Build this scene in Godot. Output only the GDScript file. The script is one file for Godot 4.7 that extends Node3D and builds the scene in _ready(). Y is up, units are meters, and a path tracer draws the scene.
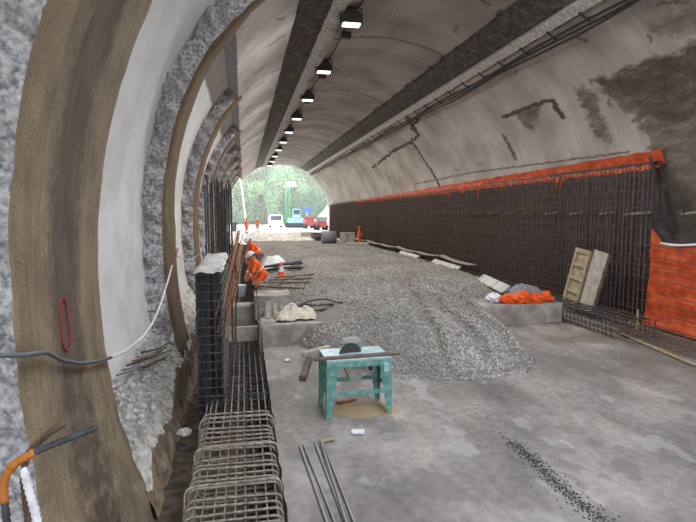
extends Node3D

const R := 6.4                       # inner radius of the vault
const CX := 4.6                      # axis of the vault
const CY := 2.6
var M := {}
var taken := {}
var rng := RandomNumberGenerator.new()
var rough := FastNoiseLite.new()     # lumps of about half a metre
var fine := FastNoiseLite.new()      # crumbs of a few centimetres
var unit_bar: ArrayMesh
var unit_bar_fine: ArrayMesh

# ------------------------------------------------------------------ naming
func numbered(called: String) -> String:
	var n: int = taken.get(called, 0)
	taken[called] = n + 1
	return called if n == 0 else "%s_%03d" % [called, n]

func tag(o: Node, label: String, category: String, group := "", kind := ""):
	o.set_meta("label", label)
	if category: o.set_meta("category", category)
	if group: o.set_meta("group", group)
	if kind: o.set_meta("kind", kind)
	return o

func thing(called: String, label: String, category: String, at := Vector3.ZERO, turn := 0.0, group := "") -> Node3D:
	var o := Node3D.new()
	o.name = numbered(called)
	add_child(o)
	o.position = at
	o.rotation.y = turn
	tag(o, label, category, group)
	return o

func obj(called: String, mesh: Mesh, mat: Material, parent: Node = self) -> MeshInstance3D:
	var o := MeshInstance3D.new()
	o.name = numbered(called) if parent == self else called
	o.mesh = mesh
	o.material_override = mat
	o.cast_shadow = GeometryInstance3D.SHADOW_CASTING_SETTING_ON
	parent.add_child(o, true)
	return o

func struct(called: String, mesh: Mesh, mat: Material, label: String, parent: Node = self) -> MeshInstance3D:
	var o := obj(called, mesh, mat, parent)
	o.set_meta("kind", "structure")
	if label: o.set_meta("label", label)
	return o

# ------------------------------------------------------------------ shapes
func mb(smooth := false) -> SurfaceTool:
	var st := SurfaceTool.new()
	st.begin(Mesh.PRIMITIVE_TRIANGLES)
	st.set_smooth_group(0 if smooth else -1)
	return st

func done(st: SurfaceTool) -> ArrayMesh:
	st.generate_normals()
	return st.commit()

func tri(st: SurfaceTool, a: Vector3, b: Vector3, c: Vector3):
	st.add_vertex(a); st.add_vertex(b); st.add_vertex(c)

func quad(st: SurfaceTool, a: Vector3, b: Vector3, c: Vector3, d: Vector3):   # clockwise from the front
	tri(st, a, b, c); tri(st, a, c, d)

# a box of eight corners with chamfered edges
func box(st: SurfaceTool, size: Vector3, at := Vector3.ZERO, basis := Basis.IDENTITY, bev := -1.0):
	var h := size * 0.5
	var b: float = bev if bev >= 0.0 else minf(0.01, 0.15 * minf(size.x, minf(size.y, size.z)))
	var fx := func(p: Vector3) -> Vector3: return at + basis * p
	if b <= 0.0001:
		var v := []
		for i in 8:
			v.append(fx.call(Vector3(h.x if i & 1 else -h.x, h.y if i & 2 else -h.y, h.z if i & 4 else -h.z)))
		for f in [[4, 6, 7, 5], [1, 3, 2, 0], [5, 7, 3, 1], [0, 2, 6, 4], [6, 2, 3, 7], [0, 4, 5, 1]]:
			quad(st, v[f[0]], v[f[1]], v[f[2]], v[f[3]])
		return
	# three vertices for each corner, one on each of its faces
	var c := {}
	for i in 8:
		var s := Vector3(1 if i & 1 else -1, 1 if i & 2 else -1, 1 if i & 4 else -1)
		c[[i, 0]] = fx.call(Vector3(s.x * h.x, s.y * (h.y - b), s.z * (h.z - b)))
		c[[i, 1]] = fx.call(Vector3(s.x * (h.x - b), s.y * h.y, s.z * (h.z - b)))
		c[[i, 2]] = fx.call(Vector3(s.x * (h.x - b), s.y * (h.y - b), s.z * h.z))
	for f in [[4, 6, 7, 5, 2], [1, 3, 2, 0, 2], [5, 7, 3, 1, 0], [0, 2, 6, 4, 0], [6, 2, 3, 7, 1], [0, 4, 5, 1, 1]]:
		quad(st, c[[f[0], f[4]]], c[[f[1], f[4]]], c[[f[2], f[4]]], c[[f[3], f[4]]])
	var mid: Vector3 = at
	var out := func(a: Vector3, b2: Vector3, c2: Vector3, d2: Vector3):
		var n := (b2 - a).cross(c2 - a)
		if n.dot((a + b2 + c2 + d2) * 0.25 - mid) < 0.0: quad(st, a, b2, c2, d2)
		else: quad(st, a, d2, c2, b2)
	for i in 8:
		for k in 3:
			var j: int = i ^ (1 << k)
			if j < i: continue
			var p := (k + 1) % 3
			var q := (k + 2) % 3
			out.call(c[[i, p]], c[[j, p]], c[[j, q]], c[[i, q]])
		var a3: Vector3 = c[[i, 0]]
		var b3: Vector3 = c[[i, 1]]
		var c3: Vector3 = c[[i, 2]]
		if (b3 - a3).cross(c3 - a3).dot(a3 - mid) < 0.0: tri(st, a3, b3, c3)
		else: tri(st, a3, c3, b3)

# a polygon in the xy plane pushed along z
func extrude(st: SurfaceTool, poly: PackedVector2Array, depth: float, xf := Transform3D.IDENTITY):
	if Geometry2D.is_polygon_clockwise(poly): poly.reverse()
	var ix := Geometry2D.triangulate_polygon(poly)
	var z := depth * 0.5
	for t in range(0, ix.size(), 3):
		var a := poly[ix[t]]
		var b := poly[ix[t + 1]]
		var c := poly[ix[t + 2]]
		if (b - a).cross(c - a) > 0.0:
			var w := b
			b = c
			c = w
		tri(st, xf * Vector3(a.x, a.y, z), xf * Vector3(b.x, b.y, z), xf * Vector3(c.x, c.y, z))
		tri(st, xf * Vector3(a.x, a.y, -z), xf * Vector3(c.x, c.y, -z), xf * Vector3(b.x, b.y, -z))
	for i in poly.size():
		var a := poly[i]
		var b := poly[(i + 1) % poly.size()]
		quad(st, xf * Vector3(a.x, a.y, z), xf * Vector3(b.x, b.y, z), xf * Vector3(b.x, b.y, -z), xf * Vector3(a.x, a.y, -z))

func rot_between(dir: Vector3) -> Basis:      # y axis along dir
	var y := dir.normalized()
	var x := y.cross(Vector3.FORWARD if absf(y.z) < 0.9 else Vector3.RIGHT).normalized()
	return Basis(x, y, x.cross(y))

# a tube along points, radius a number or one number for each point
func tube(st: SurfaceTool, pts: Array, r, sides := 6, caps := true):
	var rings := []
	var up := Vector3.ZERO
	for i in pts.size():
		var a: Vector3 = pts[maxi(i - 1, 0)]
		var b: Vector3 = pts[mini(i + 1, pts.size() - 1)]
		var t := (b - a).normalized()
		if i == 0:
			up = t.cross(Vector3(0.3, 0.2, 0.93)).normalized()
			if up.length() < 0.1: up = t.cross(Vector3.UP).normalized()
		else: up = (up - t * up.dot(t)).normalized()
		var side := t.cross(up)
		var rr: float = r[i] if r is Array else r
		var ring := []
		for k in sides:
			var an := TAU * k / sides
			ring.append(pts[i] + (up * cos(an) + side * sin(an)) * rr)
		rings.append(ring)
	for i in pts.size() - 1:
		for k in sides:
			var k2 := (k + 1) % sides
			quad(st, rings[i][k], rings[i][k2], rings[i + 1][k2], rings[i + 1][k])
	if caps:
		for k in range(1, sides - 1):
			tri(st, rings[0][0], rings[0][k + 1], rings[0][k])
			tri(st, rings[-1][0], rings[-1][k], rings[-1][k + 1])

# a profile of (radius, height) turned round the y axis
func lathe(st: SurfaceTool, prof: Array, n := 16, xf := Transform3D.IDENTITY):
	for i in prof.size() - 1:
		for k in n:
			var a := TAU * k / n
			var b := TAU * (k + 1) / n
			var p := func(q: Vector2, an: float) -> Vector3: return xf * Vector3(q.x * cos(an), q.y, q.x * sin(an))
			quad(st, p.call(prof[i], a), p.call(prof[i], b), p.call(prof[i + 1], b), p.call(prof[i + 1], a))

# a grid of points given by a function of (i, j); uv by another
func grid(st: SurfaceTool, ni: int, nj: int, at: Callable, uv = null, flip := false):
	var pts := []
	pts.resize((ni + 1) * (nj + 1))
	for i in ni + 1:
		for j in nj + 1:
			pts[i * (nj + 1) + j] = at.call(i, j)
	var put := func(i: int, j: int):
		if uv != null: st.set_uv(uv.call(i, j))
		st.add_vertex(pts[i * (nj + 1) + j])
	for i in ni:
		for j in nj:
			var q := [[i, j], [i, j + 1], [i + 1, j + 1], [i + 1, j]]
			if flip: q.reverse()
			for k in [0, 1, 2, 0, 2, 3]: put.call(q[k][0], q[k][1])

# a straight round bar between two points: a shared mesh, stretched
func bar(called: String, a: Vector3, b: Vector3, r: float, mat: Material, parent: Node, mesh: Mesh = null) -> MeshInstance3D:
	var o := obj(called, mesh if mesh else unit_bar, mat, parent)
	var q := rot_between(b - a)
	o.transform = Transform3D(Basis(q.x * r, q.y * (b - a).length(), q.z * r), a)
	return o

func rounded_path(corners: Array, r: float, n := 4) -> Array:      # open path with its inner corners rounded
	var out := [corners[0]]
	for i in range(1, corners.size() - 1):
		var c: Vector3 = corners[i]
		var d1: Vector3 = (corners[i - 1] - c).normalized()
		var d2: Vector3 = (corners[i + 1] - c).normalized()
		for k in n + 1:
			var t := float(k) / n
			out.append((c + d1 * r) * (1 - t) * (1 - t) + c * 2 * t * (1 - t) + (c + d2 * r) * t * t)
	out.append(corners[-1])
	return out

func lump(r: float, seed_value: int, squash := 0.7, amp := 0.3, rings := 6, seg := 9) -> ArrayMesh:
	var n := FastNoiseLite.new()
	n.seed = seed_value
	n.frequency = 1.1
	var st := mb(false)
	grid(st, rings, seg, func(i: int, j: int):
		var a := PI * i / rings
		var b := TAU * (j % seg) / seg
		var d := Vector3(sin(a) * cos(b), cos(a), sin(a) * sin(b))
		d *= 1.0 + amp * n.get_noise_3dv(d * 1.3 + Vector3.ONE * seed_value)*1.6
		return Vector3(d.x * r, d.y * r * squash, d.z * r), null, true)
	return done(st)

# ------------------------------------------------------------------ materials
func noise(seed_value: int, freq: float, oct := 4) -> FastNoiseLite:
	var n := FastNoiseLite.new()
	n.noise_type = FastNoiseLite.TYPE_SIMPLEX_SMOOTH
	n.seed = seed_value
	n.frequency = freq
	n.fractal_octaves = oct
	return n

func ramp_tex(seed_value: int, freq: float, cols: Array, size := 512, oct := 5) -> ImageTexture:
	var im := noise(seed_value, freq, oct).get_seamless_image(size, size)
	im.convert(Image.FORMAT_L8)
	var src := im.get_data()
	var g := Gradient.new()
	g.offsets = PackedFloat32Array(cols.map(func(c): return c[0]))
	g.colors = PackedColorArray(cols.map(func(c): return c[1]))
	var lut := PackedByteArray()
	for i in 256:
		var c := g.sample(i / 255.0)
		lut.append_array([c.r8, c.g8, c.b8])
	var out := PackedByteArray()
	out.resize(size * size * 3)
	for i in size * size:
		var k := src[i] * 3
		out[i * 3] = lut[k]; out[i * 3 + 1] = lut[k + 1]; out[i * 3 + 2] = lut[k + 2]
	return ImageTexture.create_from_image(Image.create_from_data(size, size, false, Image.FORMAT_RGB8, out))

func normal_tex(seed_value: int, freq: float, strength: float, size := 512, oct := 5) -> ImageTexture:
	var im := noise(seed_value, freq, oct).get_seamless_image(size, size)
	im.convert(Image.FORMAT_RGBA8)
	im.bump_map_to_normal_map(strength)
	return ImageTexture.create_from_image(im)

func plain(c: Color, rgh := 0.8, metal := 0.0) -> StandardMaterial3D:
	var m := StandardMaterial3D.new()
	m.albedo_color = c
	m.roughness = rgh
	m.metallic = metal
	m.cull_mode = BaseMaterial3D.CULL_DISABLED
	return m

func tri_mat(cols: Array, seed_value: int, per_metre: float, freq := 0.012, rgh := 0.9, bump := 0.0, world := true) -> StandardMaterial3D:
	var m := plain(Color.WHITE, rgh)
	m.albedo_texture = ramp_tex(seed_value, freq, cols, 384)
	m.uv1_triplanar = true
	m.uv1_world_triplanar = world
	m.uv1_scale = Vector3.ONE * per_metre
	if bump > 0.0:
		m.normal_enabled = true
		m.normal_texture = normal_tex(seed_value + 7, 0.03, bump, 384)
	return m

func hexc(s: String) -> Color: return Color.html(s)

func make_materials():
	M.rough = tri_mat([[0.2, hexc("66666a")], [0.4, hexc("939398")], [0.55, hexc("a9a9ac")], [0.8, hexc("c4c3c1")]], 3, 0.9, 0.03, 0.95, 12.0)
	M.white_wall = tri_mat([[0.2, hexc("cfcfd2")], [0.5, hexc("dadadc")], [0.8, hexc("e2e2e3")]], 5, 0.22, 0.008, 0.75, 1.0)
	M.rock = tri_mat([[0.2, hexc("6c5c4b")], [0.5, hexc("8f7e69")], [0.75, hexc("a69680")]], 8, 0.5, 0.012, 0.95, 8.0)
	M.rubble = tri_mat([[0.2, hexc("857f76")], [0.45, hexc("b9b6b0")], [0.7, hexc("dbd9d4")]], 9, 0.9, 0.02, 0.95, 8.0)
	M.concrete = tri_mat([[0.2, hexc("7d7874")], [0.5, hexc("928d88")], [0.8, hexc("a7a29c")]], 11, 0.4, 0.01, 0.9, 2.0)
	M.pale_concrete = tri_mat([[0.2, hexc("9a9894")], [0.5, hexc("b5b4b1")], [0.8, hexc("c8c7c4")]], 12, 0.5, 0.01, 0.85, 2.0)
	M.gravel_bed = tri_mat([[0.25, hexc("55504c")], [0.45, hexc("736d68")], [0.6, hexc("878179")], [0.8, hexc("a09a93")]], 14, 1.0, 0.1, 0.95, 10.0)
	M.soil = tri_mat([[0.2, hexc("3c352e")], [0.5, hexc("544a40")], [0.8, hexc("6a6055")]], 15, 0.5, 0.02, 0.95, 6.0)
	M.rust = tri_mat([[0.2, hexc("3a2d26")], [0.5, hexc("564439")], [0.8, hexc("745d4e")]], 16, 1.1, 0.02, 0.8)
	M.red_rust = tri_mat([[0.2, hexc("5a3a28")], [0.5, hexc("86583c")], [0.8, hexc("a3785a")]], 17, 1.3, 0.02, 0.85)
	M.grey_bar = tri_mat([[0.2, hexc("574d45")], [0.45, hexc("7d746b")], [0.75, hexc("a09a92")]], 18, 1.3, 0.02, 0.65)
	M.dark_bar = tri_mat([[0.2, hexc("222326")], [0.5, hexc("34363a")], [0.8, hexc("4a4b4e")]], 19, 1.1, 0.02, 0.6)
	M.wood = tri_mat([[0.2, hexc("8f7f66")], [0.5, hexc("a09074")], [0.8, hexc("b0a086")]], 20, 0.5, 0.02, 0.85)
	M.old_wood = tri_mat([[0.2, hexc("4c3d34")], [0.5, hexc("5d4c43")], [0.8, hexc("6f5d53")]], 21, 0.5, 0.02, 0.85)
	M.grey_wood = tri_mat([[0.2, hexc("988e83")], [0.5, hexc("a69d92")], [0.8, hexc("b4aca1")]], 22, 0.5, 0.02, 0.85)
	M.teal = tri_mat([[0.25, hexc("4a7f7a")], [0.5, hexc("5a8b86")], [0.75, hexc("6f9a95")]], 23, 0.9, 0.02, 0.5)
	M.teal_top = tri_mat([[0.3, hexc("86a9b2")], [0.5, hexc("98b6be")], [0.7, hexc("aac2c8")]], 24, 0.9, 0.02, 0.45)
	M.steel = tri_mat([[0.2, hexc("7f8080")], [0.5, hexc("8c8d8d")], [0.8, hexc("999a99")]], 25, 1.0, 0.02, 0.5)
	M.sawdust = tri_mat([[0.2, hexc("8d7c60")], [0.5, hexc("a08d6f")], [0.8, hexc("b09e80")]], 26, 2.0, 0.05, 1.0, 6.0)
	M.orange_sheet = tri_mat([[0.2, hexc("a33a18")], [0.5, hexc("bd481d")], [0.8, hexc("d05c2a")]], 27, 0.5, 0.012, 0.55)
	M.orange_cloth = tri_mat([[0.2, hexc("c8450f")], [0.5, hexc("dc5417")], [0.8, hexc("e9692a")]], 28, 1.0, 0.02, 0.8)
	M.navy_sheet = tri_mat([[0.2, hexc("2b2529")], [0.5, hexc("393136")], [0.8, hexc("483e43")]], 30, 0.6, 0.012, 0.6)
	M.membrane = tri_mat([[0.2, hexc("a5a19d")], [0.5, hexc("c8c5c1")], [0.8, hexc("dcd9d5")]], 32, 0.8, 0.02, 0.7, 3.0)
	M.groove = tri_mat([[0.2, hexc("4b4846")], [0.5, hexc("676360")], [0.8, hexc("84807b")]], 33, 0.5, 0.02, 0.9, 6.0)
	M.cloth = tri_mat([[0.2, hexc("a79f8e")], [0.5, hexc("c9c1b0")], [0.8, hexc("dcd6c8")]], 34, 2.0, 0.02, 0.9)
	M.grey_cloth = tri_mat([[0.2, hexc("55565a")], [0.5, hexc("74757a")], [0.8, hexc("93949a")]], 35, 2.0, 0.02, 0.9)
	M.white_bag = tri_mat([[0.2, hexc("b9bcc4")], [0.5, hexc("d3d5db")], [0.8, hexc("e6e7ea")]], 36, 2.0, 0.02, 0.7)
	M.black = plain(hexc("1f1f21"), 0.6)
	M.housing = plain(hexc("333231"), 0.55)
	M.white_paint = plain(hexc("dededa"), 0.6)
	M.red_paint = plain(hexc("8a3b3a"), 0.85)
	M.grey_cable = plain(hexc("5f666c"), 0.5)
	M.white_hose = plain(hexc("cfd2d3"), 0.5)
	M.orange_sleeve = plain(hexc("b06c28"), 0.6)
	M.lens = plain(hexc("f4f8ef"), 0.3)
	M.lens.emission_enabled = true
	M.lens.emission = hexc("f6fbef")
	M.lens.emission_energy_multiplier = 0.6
	M.leaf = []
	for c in ["6f8f62", "7f9c71", "8fa67f", "5f7f5d", "9aa67c", "7b987a"]:
		var m := plain(hexc(c), 0.7)
		m.backlight_enabled = true
		m.backlight = hexc(c) * 0.8
		M.leaf.append(m)
	M.trunk = plain(hexc("5d5043"), 0.9)
	M.hillside = tri_mat([[0.2, hexc("3f5a34")], [0.5, hexc("587544")], [0.8, hexc("7a9158")]], 38, 0.1, 0.02, 0.95)
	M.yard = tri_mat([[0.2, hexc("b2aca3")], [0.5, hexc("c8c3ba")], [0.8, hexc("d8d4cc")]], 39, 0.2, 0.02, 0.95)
	M.person = plain(Color.WHITE, 0.85)
	M.person.vertex_color_use_as_albedo = true
	M.stone = plain(Color.WHITE, 0.95)
	M.stone.vertex_color_use_as_albedo = true
	M.green_paint = plain(hexc("4f9e66"), 0.5)
	M.cyan_paint = plain(hexc("86adad"), 0.5)
	M.glass = plain(hexc("33475c"), 0.15)
	M.rubber = plain(hexc("2a2a2b"), 0.9)
	M.blue_sign = plain(hexc("3a62c4"), 0.5)
	M.machine_red = plain(hexc("8f332f"), 0.5)
	M.vault = plain(Color.WHITE, 0.92)
	M.vault.albedo_texture = vault_texture()
	M.rib = plain(Color.WHITE, 0.9)
	M.rib.albedo_texture = rib_texture(false)
	M.rib_stained = plain(Color.WHITE, 0.9)
	M.rib_stained.albedo_texture = rib_texture(true)
	M.floor = plain(Color.WHITE, 0.82)
	M.floor.albedo_texture = floor_texture()

# the vault's concrete: u runs with the angle from -24 to 140 degrees, v with z from -5 to -68
func vault_texture() -> ImageTexture:
	var w := 1024
	var h := 1536
	var na := noise(41, 1.0, 4)
	var nb := noise(42, 1.0, 3)
	var im := Image.create(w, h, false, Image.FORMAT_RGB8)
	var mauve := hexc("a59d99")
	var grey := hexc("a8a099")
	for y in h:
		var z := -5.0 - 63.0 * y / h
		var pour := 1.0 + 0.05 * sin(floorf(-z / 6.2) * 12.9)      # each pour of concrete has a tone of its own
		for x in w:
			var deg := -24.0 + 164.0 * x / w
			var a := deg * R * PI / 180.0
			var blot := na.get_noise_2d(a * 0.35, z * 0.35)
			var streak := nb.get_noise_2d(a * 0.25, z * 3.2)       # board marks run round the arch
			var t := clampf((deg - 59.0) * 0.5, 0.0, 1.0)
			var c := grey.lerp(mauve, t) * ((1.0 + 0.2 * blot + 0.07 * streak) * pour)
			im.set_pixel(x, y, c)
	var px := func(d: float, z: float) -> Vector2: return Vector2((d + 24.0) / 164.0 * w, (-5.0 - z) / 63.0 * h)
	var nz := noise(44, 0.06, 4)
	var paint := func(poly: Array, col: Color, amount: float, fringe: float):
		var pts := PackedVector2Array()
		for p in poly: pts.append(px.call(p[0], p[1]))
		var lo := pts[0]
		var hi := pts[0]
		for p in pts:
			lo = lo.min(p)
			hi = hi.max(p)
		for y in range(maxi(0, int(lo.y - 8)), mini(h, int(hi.y + 9))):
			for x in range(maxi(0, int(lo.x - 10)), mini(w, int(hi.x + 11))):
				var q := Vector2(x + nz.get_noise_2d(x, y) * fringe * 1.4, y + nz.get_noise_2d(x + 500, y) * fringe)
				var inside := 0.0
				for tap in 5:
					var shift := Vector2((tap - 2) * 2.5, nz.get_noise_2d(x * 3.0, y * 3.0 + tap * 90) * 7.0)
					if Geometry2D.is_point_in_polygon(q + shift, pts): inside += 0.2
				if inside > 0.0:
					var k: float = clampf(inside * amount * (0.95 + 0.45 * nz.get_noise_2d(x * 0.8, y * 0.8 + 900) + 0.35 * nz.get_noise_2d(x * 4.0, y * 4.0)), 0.0, 1.0)
					im.set_pixel(x, y, im.get_pixel(x, y).lerp(col, k))
	var line := func(pts: Array, wide: float, col: Color, amount: float, shake: float):
		for i in pts.size() - 1:
			var a: Vector2 = px.call(pts[i][0], pts[i][1])
			var b: Vector2 = px.call(pts[i + 1][0], pts[i + 1][1])
			var n := int(a.distance_to(b) * 1.5) + 1
			for k in n:
				var p := a.lerp(b, float(k) / n)
				p += Vector2(nz.get_noise_2d(p.x * 2.0, p.y * 2.0), nz.get_noise_2d(p.y * 2.0, p.x * 2.0 + 300)) * shake
				var rr := wide * (0.6 + 0.9 * absf(nz.get_noise_2d(p.x * 3, p.y * 3 + 77)))
				for yy in range(int(p.y - rr), int(p.y + rr) + 1):
					for xx in range(int(p.x - rr * 1.5), int(p.x + rr * 1.5) + 1):
						if xx >= 0 and yy >= 0 and xx < w and yy < h:
							im.set_pixel(xx, yy, im.get_pixel(xx, yy).lerp(col, amount))
	var wet := hexc("5f5447")
	# the seeping brown area at the near right, and the smears round it
	paint.call([[38.4, -13.2], [38.6, -11.5], [38.2, -9.9], [36, -5.0], [-24, -5.0], [-24, -11.6], [-3.0, -11.6], [11.2, -12.0], [17.4, -12.2], [26.2, -12.3], [32.5, -12.9]], wet, 0.8, 8.0)
	paint.call([[38.4, -13.2], [38.6, -11.5], [38.2, -9.9], [36, -6.0], [22, -6.0], [24, -11.6], [32.5, -12.4]], hexc("433d34"), 0.55, 9.0)
	paint.call([[9, -12.2], [9, -5], [-8, -5], [-8, -12]], hexc("3f3a34"), 0.5, 8.0)
	paint.call([[45.8, -10.6], [45.6, -9.9], [44, -6.0], [41, -6.0], [40.7, -9.9], [43.6, -10.5]], wet, 0.6, 7.0)
	paint.call([[39.2, -13.9], [36.4, -13.4], [27.0, -13.5], [21.5, -13.6], [25.6, -14.1], [33.6, -14.1]], hexc("5a5448"), 0.75, 6.0)
	line.call([[38.2, -18.4], [38.1, -15.3], [31.9, -15.2]], 2.2, hexc("4f483e"), 0.5, 4.0)
	paint.call([[38.2, -17.6], [38.0, -15.9], [34.5, -16.3], [30.3, -17.2], [33, -17.4]], hexc("564e42"), 0.7, 5.0)
	line.call([[32.1, -19.1], [22.4, -19.0]], 2.0, hexc("605a52"), 0.4, 4.0)
	# cracks and an old joint that runs down the arch
	line.call([[36.0, -39.3], [39.4, -34.7], [41.7, -31.8], [42.2, -28.3], [44.3, -26.8], [48.7, -26.8], [51.7, -25.0]], 1.8, hexc("3d3833"), 0.6, 10.0)
	line.call([[42.2, -28.3], [30.1, -28.3], [16.6, -27.6]], 2.4, hexc("4c4640"), 0.45, 5.0)
	line.call([[44, -26.8], [56, -26.0]], 2.5, hexc("4c4640"), 0.5, 8.0)
	line.call([[16.3, -31.8], [19.6, -31.5], [20.6, -22.8], [19.7, -18.1], [19.0, -13.0]], 1.0, hexc("6c675f"), 0.5, 2.0)
	for k in 9:                                           # joints between the pours
		line.call([[-20, -36.9 - 4.9 * k], [57, -37.6 - 4.9 * k]], 1.6, hexc("8d8780") if k % 2 else hexc("d0cbc2"), 0.6, 2.0)
	for k in 6:
		line.call([[62, -18.0 - 8.0 * k], [106, -18.0 - 8.0 * k]], 1.0, hexc("756b66"), 0.45, 3.0)
	# short dark drips at the left of the arch
	for k in 46:
		var d := rng.randf_range(100, 137)
		var z := rng.randf_range(-40, -12)
		if d < 120 and d > 104: continue
		line.call([[d, z], [d + rng.randf_range(1.5, 5.0), z + rng.randf_range(-0.3, 0.3)]], 0.9, hexc("5d534d"), 0.45, 3.0)
	for k in 50:
		var d := rng.randf_range(-5, 100)
		var z := rng.randf_range(-50, -10)
		line.call([[d, z], [d + rng.randf_range(-3, 3), z + rng.randf_range(-0.8, 0.8)]], 0.8, hexc("6d655e"), 0.4, 5.0)
	return ImageTexture.create_from_image(im)

# soot-brown lining: streaks run round the arch (v); the near rib has a dark damp band
func rib_texture(stained: bool) -> ImageTexture:
	var w := 256
	var h := 1024
	var na := noise(51, 1.0, 4)
	var nb := noise(52, 1.0, 3)
	var im := Image.create(w, h, false, Image.FORMAT_RGB8)
	for y in h:
		for x in w:
			var u := float(x) / w
			var v := float(y) / h
			var k := 1.0 + 0.2 * na.get_noise_2d(u * 5.0, v * 12.0) + 0.12 * nb.get_noise_2d(u * 26.0, v * 9.0) + 0.22 * nb.get_noise_2d(u * 90.0, v * 330.0)
			var c := hexc("81725d") if stained else hexc("68563f")
			if stained:
				var wob := 0.035 * na.get_noise_2d(3.0, v * 12.0)
				var e := absf(u - 0.42 + wob + 0.05 * nb.get_noise_2d(u * 20.0, v * 60.0)) 
				c = c.lerp(hexc("5f5248"), clampf((0.2 - e) * 12.0, 0.0, 1.0))
				c = c.lerp(hexc("9c8b74"), 0.55 * clampf((v - 0.7) * 6.0, 0.0, 1.0) * clampf(na.get_noise_2d(u * 8.0, v * 40.0) * 3.0 + 0.1, 0.0, 1.0))
			im.set_pixel(x, y, c * k)
	if stained:                                           # a hairline crack across the upper part
		for i in 400:
			var t := i / 400.0
			var x := int((0.3 + 0.55 * t) * w)
			var y := int((0.29 + 0.04 * t + 0.006 * sin(t * 21.0)) * h)
			for d in 2: im.set_pixel(clampi(x + d, 0, w - 1), y, hexc("3e352d"))
	return ImageTexture.create_from_image(im)

func floor_texture() -> ImageTexture:                     # u: x from 0.3 to 10.4, v: z from 6 to -13
	var w := 1024
	var h := 1536
	var na := noise(61, 1.0, 5)
	var nb := noise(62, 1.0, 3)
	var im := Image.create(w, h, false, Image.FORMAT_RGB8)
	var base := hexc("827d79")
	for y in h:
		var z := 6.0 - 19.0 * y / h
		for x in w:
			var m := 0.3 + 10.1 * x / w
			var k := 1.0 + 0.34 * na.get_noise_2d(m * 0.45, z * 0.3) + 0.12 * nb.get_noise_2d(m * 6.0, z * 6.0) + 0.1 * nb.get_noise_2d(m * 2.0, z * 0.5)
			var d := na.get_noise_2d(m * 1.3 + 50.0, z * 0.7)
			var c := base * k
			if d > 0.22: c = c.lerp(hexc("6f6a66"), minf((d - 0.22) * 3.0, 0.55))
			if d < -0.3: c = c.lerp(hexc("a9a7a5"), minf((-d - 0.3) * 3.0, 0.5))
			var brown_tint := na.get_noise_2d(m * 0.5 + 90.0, z * 0.8) + (m - 7.6) * 0.35      # browner in patches, more so towards the bar wall
			if brown_tint > 0.0: c = c.lerp(hexc("6b5c50"), minf(brown_tint * 1.6, 0.65) * (0.8 + 0.4 * nb.get_noise_2d(m * 3.0, z * 3.0)))
			im.set_pixel(x, y, c)
	for i in 2600:                                        # specks and splashes of slurry
		var x := rng.randi_range(2, w - 4)
		var y := rng.randi_range(2, h - 4)
		var c := hexc("67625e") if rng.randf() < 0.6 else hexc("b2b0ae")
		for q in rng.randi_range(1, 7):
			var xx := clampi(x + rng.randi_range(-2, 2), 0, w - 1)
			var yy := clampi(y + rng.randi_range(-2, 2), 0, h - 1)
			im.set_pixel(xx, yy, im.get_pixel(xx, yy).lerp(c, 0.5))
	return ImageTexture.create_from_image(im)

# ------------------------------------------------------------------ the place
# left side of the tunnel: s is the way along the arch from the springing line (up is plus), off the distance behind the old face
func lp(s: float, off: float) -> Vector2:
	if s >= 0.0:
		var a := PI - s / R
		return Vector2(CX + (R + off) * cos(a), CY + (R + off) * sin(a))
	return Vector2(CX - R - off + s * s / 26.0, CY + s)

# level of the fill behind the foundation steps
const TOE := [[0.3, -12.4], [1.2, -11.5], [1.6, -10.4], [2.2, -9.5], [2.8, -9.0], [3.8, -8.75], [5.0, -8.8], [5.6, -9.2], [6.0, -10.4], [6.4, -11.9], [6.9, -12.9], [8.0, -13.3], [9.0, -13.5]]
func toe(x: float) -> float:
	for i in TOE.size() - 1:
		if x <= TOE[i + 1][0]:
			return lerpf(TOE[i][1], TOE[i + 1][1], clampf((x - TOE[i][0]) / (TOE[i + 1][0] - TOE[i][0]), 0.0, 1.0))
	return TOE[-1][1]

func fill(x: float, z: float) -> float:
	var run := toe(x) - z
	if run <= 0.0: return -0.02 + run * 0.5
	var top := 0.72
	var f := top * (1.0 - exp(-run * 0.55)) + 0.05 * minf(run, 1.0)
	if z < -40.0: f = lerpf(f, 0.45, clampf((-40.0 - z) / 25.0, 0.0, 1.0))
	f += 0.06 * rough.get_noise_2d(x * 2.0, z * 2.0) * clampf(run, 0.0, 1.0)
	# two wheel tracks run down the heap
	for t in [[4.65, -0.05], [5.32, -0.07], [3.78, -0.18]]:
		var tx: float = t[0] + (z + 9.5) * t[1] + 0.04 * sin(z * 2.3)
		if z > -16.0:
			f -= 0.15 * exp(-pow((x - tx) / 0.07, 2.0)) * clampf(run * 1.5, 0.0, 1.0)
			f += 0.08 * exp(-pow((x - tx - 0.16) / 0.09, 2.0)) * clampf(run * 1.5, 0.0, 1.0)
	if x > 8.2: f = minf(f, 0.5) - (x - 8.2) * 0.9
	if x < 1.2 and z > -14.0: f = minf(f, 0.42)
	return f

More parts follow.
